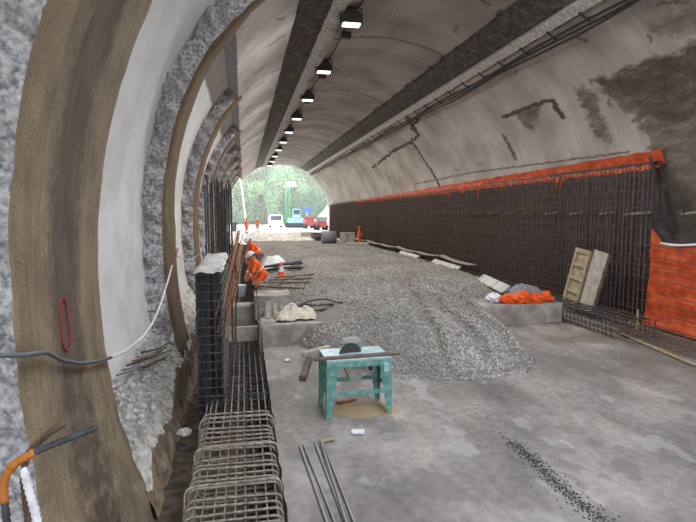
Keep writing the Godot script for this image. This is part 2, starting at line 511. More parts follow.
func _ready():
	rng.seed = 11
	rough.seed = 5
	rough.frequency = 0.9
	rough.fractal_octaves = 5
	fine.seed = 6
	fine.frequency = 4.0
	fine.fractal_octaves = 4

	var cam := Camera3D.new()
	cam.name = "camera"
	cam.position = Vector3(0, 3, 0)
	cam.rotation_degrees = Vector3(-5.383, -11.367, 0)
	cam.fov = 53.31
	cam.near = 0.05
	cam.far = 600.0
	add_child(cam)
	cam.current = true

	var we := WorldEnvironment.new()
	we.name = "world_environment"
	var env := Environment.new()
	var sky_mat := ProceduralSkyMaterial.new()
	sky_mat.sky_top_color = Color(0.95, 0.97, 1.0)
	sky_mat.sky_horizon_color = Color(0.99, 0.99, 1.0)
	sky_mat.ground_bottom_color = Color(0.55, 0.54, 0.52)
	sky_mat.ground_horizon_color = Color(0.7, 0.7, 0.69)
	sky_mat.sky_energy_multiplier = 1.0
	var sky := Sky.new()
	sky.sky_material = sky_mat
	env.sky = sky
	env.background_mode = Environment.BG_SKY
	env.background_energy_multiplier = 1.0
	env.ambient_light_source = Environment.AMBIENT_SOURCE_DISABLED
	env.reflected_light_source = Environment.REFLECTION_SOURCE_SKY
	env.tonemap_mode = Environment.TONE_MAPPER_LINEAR
	env.tonemap_exposure = 5.0
	env.sdfgi_enabled = true
	env.ssao_enabled = true
	env.ssil_enabled = true
	env.volumetric_fog_enabled = true
	env.volumetric_fog_density = 0.0
	we.environment = env
	add_child(we)

	var st := mb(true)
	tube(st, [Vector3.ZERO, Vector3.UP], 1.0, 6)
	unit_bar = done(st)
	make_materials()
	build_vault()
	build_left_wall()
	build_ground()
	build_right_wall()
	build_lamps()
	build_cable_duct()
	build_reinforcement_wall()
	build_steps()
	build_saw_bench()
	build_trench_cage()
	build_pier()
	build_left_foreground()
	build_small_things()
	build_people()
	build_outside()

const NEAR_EDGE := [[0.0, -5.0], [40.0, -5.0], [58.0, -8.5], [72.0, -11.3], [140.0, -11.3]]
func vault_start(deg: float) -> float:
	for i in NEAR_EDGE.size() - 1:
		if deg <= NEAR_EDGE[i + 1][0]:
			return lerpf(NEAR_EDGE[i][1], NEAR_EDGE[i + 1][1], clampf((deg - NEAR_EDGE[i][0]) / (NEAR_EDGE[i + 1][0] - NEAR_EDGE[i][0]), 0.0, 1.0))
	return -11.3

func arch(deg: float, r: float, z: float) -> Vector3:
	var a := deg_to_rad(deg)
	if deg < 0.0: return Vector3(CX + r - pow(R * a, 2.0) / 26.0, CY + R * a, z)
	return Vector3(CX + r * cos(a), CY + r * sin(a), z)

const FAR_END := -67.5
func vault_depth(deg: float, z: float) -> float:        # how far the face lies behind the radius
	var d := 0.035 * rough.get_noise_2d(deg * 0.06, z * 0.4) + 0.012 * fine.get_noise_2d(deg * 0.05, z * 0.3)
	if deg > 109.5 and deg < 119.3: d += 0.09 + 0.02 * rough.get_noise_2d(deg * 0.3, z)
	var lo := 55.0 + 1.0 * rough.get_noise_2d(z * 0.7, 4.0)
	var hi := 66.5 + 2.0 * rough.get_noise_2d(z * 0.9, 9.0)
	if deg > lo and deg < hi: d += 0.16 + 0.1 * rough.get_noise_2d(deg * 0.3, z * 1.5)
	return d

func build_vault():
	var nj := 230
	var point := func(deg: float, j: int, out: float) -> Vector3:
		var z0 := vault_start(deg) + 0.12 * rough.get_noise_2d(deg * 0.2, 3.0)
		var t := float(j) / nj
		var z := lerpf(z0, FAR_END, t * (0.45 + 0.55 * t))
		return arch(deg, R + (out if out > 0.0 else vault_depth(deg, z)), z)
	var uv_at := func(p: Vector3) -> Vector2:
		return Vector2(((rad_to_deg(atan2(p.y - CY, p.x - CX)) if p.y > CY else rad_to_deg((p.y - CY) / R)) + 24.0) / 164.0, (-5.0 - p.z) / 63.0)
	# the lining in strips: right haunch, right groove, crown, dark band, left haunch
	var strips := [["lining", -24.0, 55.0, "vault"], ["cable_groove", 55.0, 67.0, "groove"], ["lining", 67.0, 109.3, "vault"], ["dark_band", 109.3, 119.5, "band"], ["lining", 119.5, 137.0, "vault"]]
	var root := Node3D.new()
	root.name = "ceiling"
	add_child(root)
	root.set_meta("kind", "structure")
	root.set_meta("label", "arched concrete lining of the tunnel with grooves and water stains")
	M.band = tri_mat([[0.2, hexc("3f3a38")], [0.5, hexc("524d4a")], [0.72, hexc("676260")], [0.85, hexc("8d8884")]], 72, 0.35, 0.02, 0.8, 2.0)
	for s in strips:
		var ni := int((s[2] - s[1]) / 0.8) + 1
		var st := mb(true)
		var at := func(i: int, j: int): return point.call(lerpf(s[1], s[2], float(i) / ni), j, 0.0)
		grid(st, ni, nj, at, func(i: int, j: int): return uv_at.call(at.call(i, j)), true)
		var o := obj(s[0], done(st), M[s[3]], root)
		if s[0] == "dark_band": o.set_meta("label", "dark band let into the vault beside the lamps")
		if s[0] == "cable_groove": o.set_meta("label", "broken-out groove along the vault above the cable duct")
	# thickness: the cut near end, the cut lower left edge
	var e := mb(false)
	grid(e, 200, 3, func(i: int, j: int):
		var deg := lerpf(-24.0, 137.0, i / 200.0)
		var p: Vector3 = point.call(deg, 0, 0.0)
		var q := arch(deg, R + 0.46, p.z)
		return p.lerp(q, j / 3.0) + Vector3(0, 0, 0.06 * fine.get_noise_3d(p.x, p.y, j * 2.0) * (1.0 if j > 0 else 0.0)))
	obj("broken_edge", done(e), M.rough, root)
	e = mb(false)
	grid(e, 160, 2, func(i: int, j: int):
		var p: Vector3 = point.call(137.0, int(i * nj / 160.0), 0.0)
		return p.lerp(arch(137.0, R + 0.46, p.z), j / 2.0))
	obj("cut_edge", done(e), M.rough, root)
	# outer shell of the tunnel, thick; over the camera its crown is left open to let light in
	var outer := mb(true)
	for part in [[-24.0, 100.0, -11.2, FAR_END], [-24.0, OPEN_FROM, SHELL_START, -11.2]]:
		for lay in [0.0, 0.5]:
			grid(outer, 60, 30, func(i: int, j: int):
				var deg := lerpf(part[0], part[1], i / 60.0)
				return arch(deg, R + 0.47 + lay, lerpf(part[2], part[3], j / 30.0)), null, lay == 0.0)
	struct("wall_outer", done(outer), M.concrete, "outer concrete shell behind the tunnel lining")

	# torn light membrane that hangs between the dark band and the lamps
	var st := mb(true)
	grid(st, 7, 420, func(i: int, j: int):
		var z := lerpf(-11.4, -62.0, j / 420.0)
		var n := rough.get_noise_2d(z * 1.6, 31.0)
		var deg := lerpf(109.6, 104.4 + 2.4 * n, i / 7.0)
		var hang := (0.08 + 0.4 * maxf(0.0, rough.get_noise_2d(z * 2.1, 55.0) + 0.15)) * sin(PI * i / 7.0)
		if i == 7: hang = 0.12 * maxf(0.0, fine.get_noise_2d(z * 0.6, 8.0))
		return arch(deg, R - 0.03 - hang + 0.04 * fine.get_noise_2d(z * 0.5, i * 0.7), z), null, true)
	var mem := obj("membrane_strip", done(st), M.membrane)
	tag(mem, "torn light grey membrane hanging along the vault beside the lamps", "membrane")

const SHELL_START := 14.0      # unseen shell assumed behind the camera, its crown left open for light
const OPEN_FROM := 76.0

# z of the near and far edge of a rib at height s, for the leaning ribs
func rib_edges(s: float, shift: float) -> Array:
	var tab := [[-4.0, -12.3, -14.3], [-1.5, -12.5, -14.6], [0.0, -12.8, -15.1], [1.6, -12.5, -14.2], [2.8, -11.9, -13.5], [4.0, -11.5, -12.5], [5.2, -11.3, -11.9]]
	for i in tab.size() - 1:
		if s <= tab[i + 1][0]:
			var t: float = clampf((s - tab[i][0]) / (tab[i + 1][0] - tab[i][0]), 0, 1)
			return [lerpf(tab[i][1], tab[i + 1][1], t) + shift, lerpf(tab[i][2], tab[i + 1][2], t) + shift]
	return [-11.3 + shift, -11.8 + shift]

func build_left_wall():
	var wall := Node3D.new()
	wall.name = "wall_left"
	add_child(wall)
	wall.set_meta("kind", "structure")
	wall.set_meta("label", "left tunnel wall of broken-out lining ribs and smooth pale recesses")
	# smooth pale wall at the back of the recesses
	var st := mb(true)
	for part in [[9.0, -11.2, FAR_END], [6.9, SHELL_START, -11.2]]:  # near part runs on unseen behind the camera, added to screen light from the left
		for lay in [0.0, 0.6]:
			grid(st, 44, 60, func(i: int, j: int):
				var s := lerpf(-4.0, part[0], i / 44.0)
				var z := lerpf(part[1], part[2], j / 60.0)
				var p := lp(s, 0.46 + lay)
				return Vector3(p.x + 0.02 * rough.get_noise_2d(s * 0.4, z * 0.3), p.y, z), null, lay > 0.0)
	obj("recess_wall", done(st), M.white_wall, wall)
	# ribs
	for k in 8:
		var near_one := k == 0
		var lo := -4.0
		var hi := 7.6 if near_one else (6.8 if k == 1 else 4.95)
		var edges := func(s: float) -> Array:
			if near_one: return [-4.68 + 0.25 * clampf(-s / 4.0, 0, 1) - 0.2 * clampf(s / 4.0, 0, 1), -7.3 - 0.15 * sin(s)]
			return rib_edges(s, -7.6 * (k - 1))
		var n := 150
		var m := mb(true)
		var at := func(i: int, j: int):
			var s := lerpf(lo, hi, float(i) / n)
			var e: Array = edges.call(s)
			var t := j / 14.0
			var z := lerpf(e[0], e[1], t) + (0.05 * fine.get_noise_2d(s * 0.5, k * 9.0) + 0.05 * rough.get_noise_2d(s * 2.0, k * 4.0)) * (1.0 if j == 0 or j == 14 else 0.3)
			var p := lp(s, (-0.05 if k == 1 else -0.03) * clampf((s - 4.0) * 2.0, 0, 1) + 0.015 * rough.get_noise_2d(s * 0.8, z * 2.0) + 0.07 * pow(absf(t * 2.0 - 1.0), 8.0) + (0.10 * rough.get_noise_2d(s * 1.2 + 40.0, z * 1.5) * clampf((-s - 2.4) / 1.0, 0, 1)))
			return Vector3(p.x, p.y, z)
		grid(m, n, 14, at, func(i: int, j: int): return Vector2(j / 14.0, 1.0 - (lerpf(lo, hi, float(i) / n) + 4.0) / 11.6))
		var rib := obj("rib", done(m), M.rib_stained if near_one else M.rib, wall)
		rib.set_meta("label", "soot-brown lining rib of the left wall")
		# broken concrete of the near and the far side
		var deep := 2.6 if near_one else 0.5
		var cols := 26 if near_one else 9
		for side in 2:
			var f := mb(true)
			var dd: float = deep if side == 0 else 0.5
			var cc: int = cols if side == 0 else 6
			grid(f, 220 if near_one else 170, cc, func(i: int, j: int):
				var nn := 220.0 if near_one else 170.0
				var s := lerpf(lo, hi, i / nn)
				var edge: Vector3 = at.call(int(round(i * n / nn)), 0 if side == 0 else 14)
				if j == 0: return edge
				var off: float = dd * j / cc
				var p := lp(s, off)
				var rough_z := 0.24 * rough.get_noise_3d(p.x * 2.2, p.y * 2.2, k * 7.0 + side * 3.0) + 0.12 * fine.get_noise_3d(p.x, p.y, k * 5.0)
				var slope := (0.22 if side == 0 else -0.1) * (float(j) / cc) * (0.4 if near_one else 1.0)
				return Vector3(p.x, p.y, edge.z + rough_z * (0.4 + 1.6 * j / cc) + slope), null, side == 1)
			obj("broken_face", done(f), M.rough, rib)
	# base of the old lining under the recesses: brown broken face and pale rubble sill
	var b := mb(true)
	var sill_s := func(z: float) -> float:
		return -3.0 + 0.5 * rough.get_noise_2d(z * 0.5, 77.0) + 0.2 * fine.get_noise_2d(z * 0.3, 5.0) - 0.25 * clampf((z + 10.0) / 2.0, 0, 1)
	grid(b, 22, 520, func(i: int, j: int):
		var z := lerpf(-7.05, -40.0, j / 520.0)
		var s := lerpf(-4.5, sill_s.call(z), i / 22.0)
		var p := lp(s, -0.05 + 0.07 * rough.get_noise_2d(s * 1.6, z * 1.6) + 0.035 * fine.get_noise_2d(s, z))
		return Vector3(p.x, p.y, z))
	obj("broken_base", done(b), M.rock, wall)
	b = mb(true)
	grid(b, 14, 520, func(i: int, j: int):
		var z := lerpf(-7.05, -40.0, j / 520.0)
		var s: float = sill_s.call(z)
		if i == 0:
			var q := lp(s, -0.05 + 0.07 * rough.get_noise_2d(s * 1.6, z * 1.6) + 0.035 * fine.get_noise_2d(s, z))
			return Vector3(q.x, q.y, z)
		var t := i / 14.0
		var p := lp(lerpf(s, -2.2, t), 0.56 * t)
		return Vector3(p.x, p.y + 0.2 * rough.get_noise_3d(t * 1.2, z * 2.4, 3.0) * sin(PI * t) + 0.1 * fine.get_noise_3d(t * 0.6, z * 0.8, 9.0), z))
	obj("rubble_sill", done(b), M.rubble, wall)
	# painted red oval on the near rib
	var o := mb(true)
	var ring := []
	for k in 33:
		var a := TAU * k / 32.0
		var p := lp(-0.72 + 0.26 * cos(a), -0.012)
		ring.append(Vector3(p.x, p.y, -5.58 + 0.13 * sin(a) + 0.02 * sin(a * 3.0)))
	tube(o, ring, 0.013, 5, false)
	var oval := obj("painted_oval", done(o), M.red_paint)
	tag(oval, "red oval sprayed on the dark band of the near rib", "marking")

func build_ground():
	# the finished slab in the foreground
	var st := mb(true)
	var uvf := func(p: Vector3) -> Vector2: return Vector2((p.x - 0.3) / 10.1, (6.0 - p.z) / 19.0)
	var at := func(i: int, j: int):
		var x := lerpf(0.38, 11.0, i / 100.0)
		var z := lerpf(6.0, -12.9, j / 180.0)
		if i == 0: x += 0.025 * rough.get_noise_1d(z * 3.0)
		return Vector3(x, 0.012 * rough.get_noise_2d(x * 0.7, z * 0.7) - 0.006, z)
	grid(st, 100, 180, at, func(i: int, j: int): return uvf.call(at.call(i, j)), true)
	var fl := struct("floor", done(st), M.floor, "dusty grey concrete slab with scuffs in the foreground")
	var e := mb(false)
	box(e, Vector3(10.6, 0.5, 18.9), Vector3(5.71, -0.29, -3.45), Basis.IDENTITY, 0.0)
	obj("slab_edge", done(e), M.concrete, fl)
	# earth under everything: the bottom of the trench
	st = mb(true)
	grid(st, 20, 90, func(i: int, j: int):
		var x := lerpf(-3.4, 12.0, i / 20.0)
		var z := lerpf(6.0, -68.0, j / 90.0)
		return Vector3(x, -1.15 + 0.1 * rough.get_noise_2d(x, z) + (0.0 if x < 0.2 else 0.0), z), null, true)
	struct("floor_trench", done(st), M.soil, "earth at the bottom of the trench beside the slab")
	st = mb(true)
	grid(st, 12, 12, func(i: int, j: int):
		var x := lerpf(-30.0, -2.6, i / 12.0)
		var z := lerpf(30.0, -4.4, j / 12.0)
		return Vector3(x, -0.6 + 0.3 * rough.get_noise_2d(x * 0.2, z * 0.2), z), null, true)
	struct("ground_left", done(st), M.yard, "pale ground beside the open end of the tunnel")
	# fill behind the steps
	st = mb(true)
	grid(st, 90, 260, func(i: int, j: int):
		var x := lerpf(0.36, 9.2, i / 90.0)
		var t := j / 260.0
		var z := lerpf(-8.6, -70.0, t * (0.25 + 0.75 * t))
		var y := fill(x, z)
		if i == 0: y -= 0.9
		return Vector3(x, y, z), null, true)
	var g := struct("floor_gravel", done(st), M.gravel_bed, "grey gravel fill ramped up behind the concrete steps")
	# pale floor towards the far portal, daylight glare put into its colour
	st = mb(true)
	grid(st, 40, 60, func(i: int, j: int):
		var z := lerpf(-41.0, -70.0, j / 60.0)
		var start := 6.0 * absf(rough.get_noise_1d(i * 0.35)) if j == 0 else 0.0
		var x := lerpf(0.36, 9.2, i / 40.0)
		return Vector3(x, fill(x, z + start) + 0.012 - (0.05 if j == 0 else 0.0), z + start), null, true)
	struct("floor_daylight", done(st), M.yard, "pale dusty floor at the far portal, lightened to stand for daylight")
	# trench strip along the right wall
	st = mb(true)
	grid(st, 8, 70, func(i: int, j: int):
		var x := lerpf(8.4, 11.4, i / 8.0)
		var z := lerpf(-12.8, -68.0, j / 70.0)
		return Vector3(x, 0.0 + 0.04 * rough.get_noise_2d(x * 2.0, z), z), null, true)
	struct("floor_strip", done(st), M.gravel_bed, "stony strip at the foot of the reinforcement wall")
	# loose stones: a few meshes, many copies
	var stones := [lump(1.0, 3, 0.7, 0.45, 3, 5), lump(1.0, 8, 0.6, 0.5, 3, 5)]
	for k in 2:
		var mm := MultiMesh.new()
		mm.transform_format = MultiMesh.TRANSFORM_3D
		mm.use_colors = true
		mm.mesh = stones[k]
		var xf := []
		var tries := 0
		while xf.size() < 26000 and tries < 150000:
			tries += 1
			var x := rng.randf_range(0.6, 8.6)
			var z := -8.5 - 26.0 * pow(rng.randf(), 1.9)
			var run := toe(x) - z
			if run < -0.25 or (run < 0.1 and rng.randf() < 0.75): continue
			if x < 2.2 and z > -12.7 and z < -11.6: continue
			if x < 1.2 and rng.randf() < 0.7: continue
			if x > 6.6 and z > -13.4: continue
			var r := rng.randf_range(0.012, 0.030) * (1.0 if rng.randf() < 0.93 else 1.5)
			var y := maxf(fill(x, z), 0.0) + r * 0.25
			xf.append(Transform3D(Basis.from_euler(Vector3(rng.randf() * TAU, rng.randf() * TAU, rng.randf() * TAU)).scaled(Vector3.ONE * r), Vector3(x, y, z)))
		mm.instance_count = xf.size()
		for i in xf.size():
			mm.set_instance_transform(i, xf[i])
			var spot: Vector3 = xf[i].origin
			var v := rng.randf_range(0.18, 0.44) * (1.0 + 0.35 * rough.get_noise_2d(spot.x * 0.5, spot.z * 0.35))
			mm.set_instance_color(i, Color(v * 1.02, v * 0.98, v * 0.93))
		var o := MultiMeshInstance3D.new()
		o.name = numbered("gravel_stones")
		o.multimesh = mm
		o.material_override = M.stone
		add_child(o)
		tag(o, "coarse grey gravel spread over the ramp behind the saw bench" if k == 0 else "finer grey gravel stones mixed into the same ramp", "gravel", "", "stuff")
	# dark crumbs swept into a line on the slab
	var mm2 := MultiMesh.new()
	mm2.transform_format = MultiMesh.TRANSFORM_3D
	mm2.use_colors = true
	mm2.mesh = stones[0]
	mm2.instance_count = 2200
	for i in 2200:
		var z := -2.4 - 3.6 * pow(rng.randf(), 1.0) - (1.9 * rng.randf() if i % 9 == 0 else 0.0)
		var x := 3.38 + rng.randfn(0.0, 0.055) * (2.0 if i % 7 == 0 else 1.0) + 0.03 * sin(z * 3.0) + 0.14 * clampf((-z - 6.0) / 1.5, 0, 1)
		var r := rng.randf_range(0.003, 0.012)
		mm2.set_instance_transform(i, Transform3D(Basis.from_euler(Vector3(rng.randf() * TAU, rng.randf() * TAU, 0)).scaled(Vector3(r, r * 0.6, r)), Vector3(x, 0.004, z)))
		var v := rng.randf_range(0.03, 0.09)
		mm2.set_instance_color(i, Color(v, v, v))
	var cr := MultiMeshInstance3D.new()
	cr.name = "dark_crumbs"
	cr.multimesh = mm2
	cr.material_override = M.stone
	add_child(cr)
	tag(cr, "line of dark crumbs swept across the slab at the front right", "debris", "", "stuff")
	# the yard outside the far portal and the slope behind it
	st = mb(true)
	grid(st, 40, 40, func(i: int, j: int):
		var x := lerpf(-60.0, 70.0, i / 40.0)
		var z := lerpf(-67.0, -150.0, j / 40.0)
		return Vector3(x, 0.42 + 0.08 * rough.get_noise_2d(x * 0.2, z * 0.2), z), null, true)
	struct("ground_yard", done(st), M.yard, "bright dusty yard outside the far portal")
	st = mb(true)
	grid(st, 40, 20, func(i: int, j: int):
		var x := lerpf(-70.0, 90.0, i / 40.0)
		var t := j / 20.0
		return Vector3(x, 0.2 + 46.0 * pow(t, 0.8) + 3.0 * rough.get_noise_2d(x * 0.05, t * 4.0), lerpf(-112.0, -165.0, t)), null, true)
	struct("hillside", done(st), M.hillside, "green wooded slope rising behind the yard")

func build_right_wall():
	var wall := Node3D.new()
	wall.name = "wall_right"
	add_child(wall)
	wall.set_meta("kind", "structure")
	wall.set_meta("label", "dark sheeted right wall behind the reinforcement bars")
	# sheeting behind the bars, in panels
	var z := -11.7
	var k := 0
	while z > -63.0:
		var z1 := maxf(z - 5.2, -63.2)
		var st := mb(true)
		var zz := z
		grid(st, 10, 16, func(i: int, j: int):
			var y := lerpf(-0.3, 4.32 - 0.008 * (-11.7 - zz), i / 10.0)
			var q := lerpf(zz, z1, j / 16.0)
			return Vector3(10.6 + 0.03 * rough.get_noise_2d(y * 1.2, q * 1.2), y, q))
		obj("sheet_panel", done(st), M.navy_sheet, wall)
		z = z1
		k += 1
	# concrete between the sheet and the vault
	var c := mb(true)
	for q in [[10.66, -0.4], [11.3, -0.4]]:
		grid(c, 2, 20, func(i: int, j: int): return Vector3(q[0], lerpf(q[1], 4.2, i / 2.0), lerpf(-11.75, -63.0, j / 20.0)))
	obj("backing_wall", done(c), M.concrete, wall)

# ------------------------------------------------------------------ lamps and duct in the vault
func build_lamps():
	var hm := mb(false)
	# tapered housing over a wide mouth that looks down
	extrude(hm, PackedVector2Array([Vector2(-0.3, 0.0), Vector2(-0.3, 0.12), Vector2(-0.22, 0.3), Vector2(-0.13, 0.36), Vector2(0.13, 0.36), Vector2(0.22, 0.3), Vector2(0.3, 0.12), Vector2(0.3, 0.0)]), 0.34)
	for k in 5:
		box(hm, Vector3(0.03, 0.1, 0.3), Vector3(-0.14 + 0.07 * k, 0.38, 0), Basis.IDENTITY, 0.0)
	var housing := done(hm)
	var lm := mb(false)
	box(lm, Vector3(0.5, 0.05, 0.28), Vector3(0, -0.022, 0), Basis.IDENTITY, 0.012)
	var lens := done(lm)
	var bm := mb(false)
	box(bm, Vector3(0.03, 0.34, 0.05), Vector3(-0.31, 0.28, 0), Basis.IDENTITY, 0.0)
	box(bm, Vector3(0.03, 0.34, 0.05), Vector3(0.31, 0.28, 0), Basis.IDENTITY, 0.0)
	box(bm, Vector3(0.65, 0.03, 0.05), Vector3(0, 0.45, 0), Basis.IDENTITY, 0.0)
	box(bm, Vector3(0.08, 0.08, 0.08), Vector3(0, 0.49, 0), Basis.IDENTITY, 0.0)
	var bracket := done(bm)
	var jm := mb(false)
	box(jm, Vector3(0.32, 0.2, 0.2), Vector3(0, 0, 0), Basis.IDENTITY, 0.015)
	var jbox := done(jm)
	var order := ["nearest", "second", "third", "fourth", "fifth", "sixth", "seventh", "eighth", "ninth", "last"]
	for k in 10:
		var t := thing("tunnel_lamp", "lit floodlight in dark housing under the vault, %s from the camera" % order[k], "lamp", Vector3(3.13, 8.34, -15.1 - 5.15 * k), 0.0, "floodlights along the vault")
		obj("housing", housing, M.housing, t)
		obj("lens", lens, M.lens, t)
		obj("bracket", bracket, M.housing, t)
		var l := AreaLight3D.new()
		l.name = "lamp_light"
		l.area_size = Vector2(0.54, 0.3)
		l.light_color = Color(1.0, 0.985, 0.96)
		l.light_energy = LAMP_ENERGY
		l.area_range = 40.0
		l.area_attenuation = 2.0
		l.shadow_enabled = true
		l.rotation_degrees.x = -90.0
		l.position.y = -0.08
		t.add_child(l)
		if k < 7:
			var j := thing("junction_box", "dark junction box on the lamp cable behind the %s floodlight" % order[k], "junction box", Vector3(3.35, 8.66, -17.0 - 5.15 * k), 0.0, "junction boxes along the lamp cable")
			obj("box_body", jbox, M.housing, j)
			for e in [-1, 1]:
				var g := mb(true)
				tube(g, [Vector3(0, 0.02, 0.1 * e), Vector3(0, 0.02, 0.17 * e)], 0.03, 8)
				obj("cable_gland", done(g), M.black, j)
	var st := mb(true)
	var pts := []
	for k in 130:
		var z := -11.5 - 0.4 * k
		pts.append(arch(101.8 + 0.3 * sin(z), R - 0.06 - 0.05 * absf(sin(z * 0.61)), z))
	tube(st, pts, 0.022, 6)
	tag(obj("lamp_cable", done(st), M.black), "black supply cable sagging along the row of vault lamps", "cable")

const LAMP_ENERGY := 7.0

func build_cable_duct():
	var t := thing("cable_duct", "grey metal cable duct on brackets along the right groove of the vault", "cable duct")
	var a := arch(57.0, R - 0.02, -7.0)
	var b := arch(57.0, R - 0.02, -66.0)
	var tilt := Basis(Vector3.BACK, deg_to_rad(57.0 - 90.0))
	var st := mb(false)
	var u := PackedVector2Array([Vector2(-0.14, -0.06), Vector2(0.14, -0.06), Vector2(0.14, 0.09), Vector2(0.12, 0.09), Vector2(0.12, -0.035), Vector2(-0.12, -0.035), Vector2(-0.12, 0.09), Vector2(-0.14, 0.09)])
	extrude(st, u, 59.0, Transform3D(tilt, (a + b) * 0.5))
	obj("trough", done(st), M.membrane, t)
	var br := mb(false)
	box(br, Vector3(0.3, 0.03, 0.05), Vector3(0.2, -0.075, 0), Basis.IDENTITY, 0.0)
	box(br, Vector3(0.03, 0.34, 0.06), Vector3(0.3, 0.07, 0), Basis(Vector3.BACK, 0.5), 0.0)
	var bm := done(br)
	for k in 40:
		var o := obj("bracket", bm, M.housing, t)
		o.transform = Transform3D(tilt, arch(56.6, R - 0.02, -9.0 - 1.4 * k))
	for k in 3:
		var c := mb(true)
		var pts := []
		for i in 90:
			var z := -8.0 - 0.65 * i
			pts.append(arch(53.6 - 0.7 * k + 0.35 * sin(z * 0.8 + k), R - 0.07 - 0.04 * k - 0.03 * absf(sin(z * 1.1 + k)), z))
		tube(c, pts, 0.03, 6)
		obj("duct_cable", done(c), M.black, t)

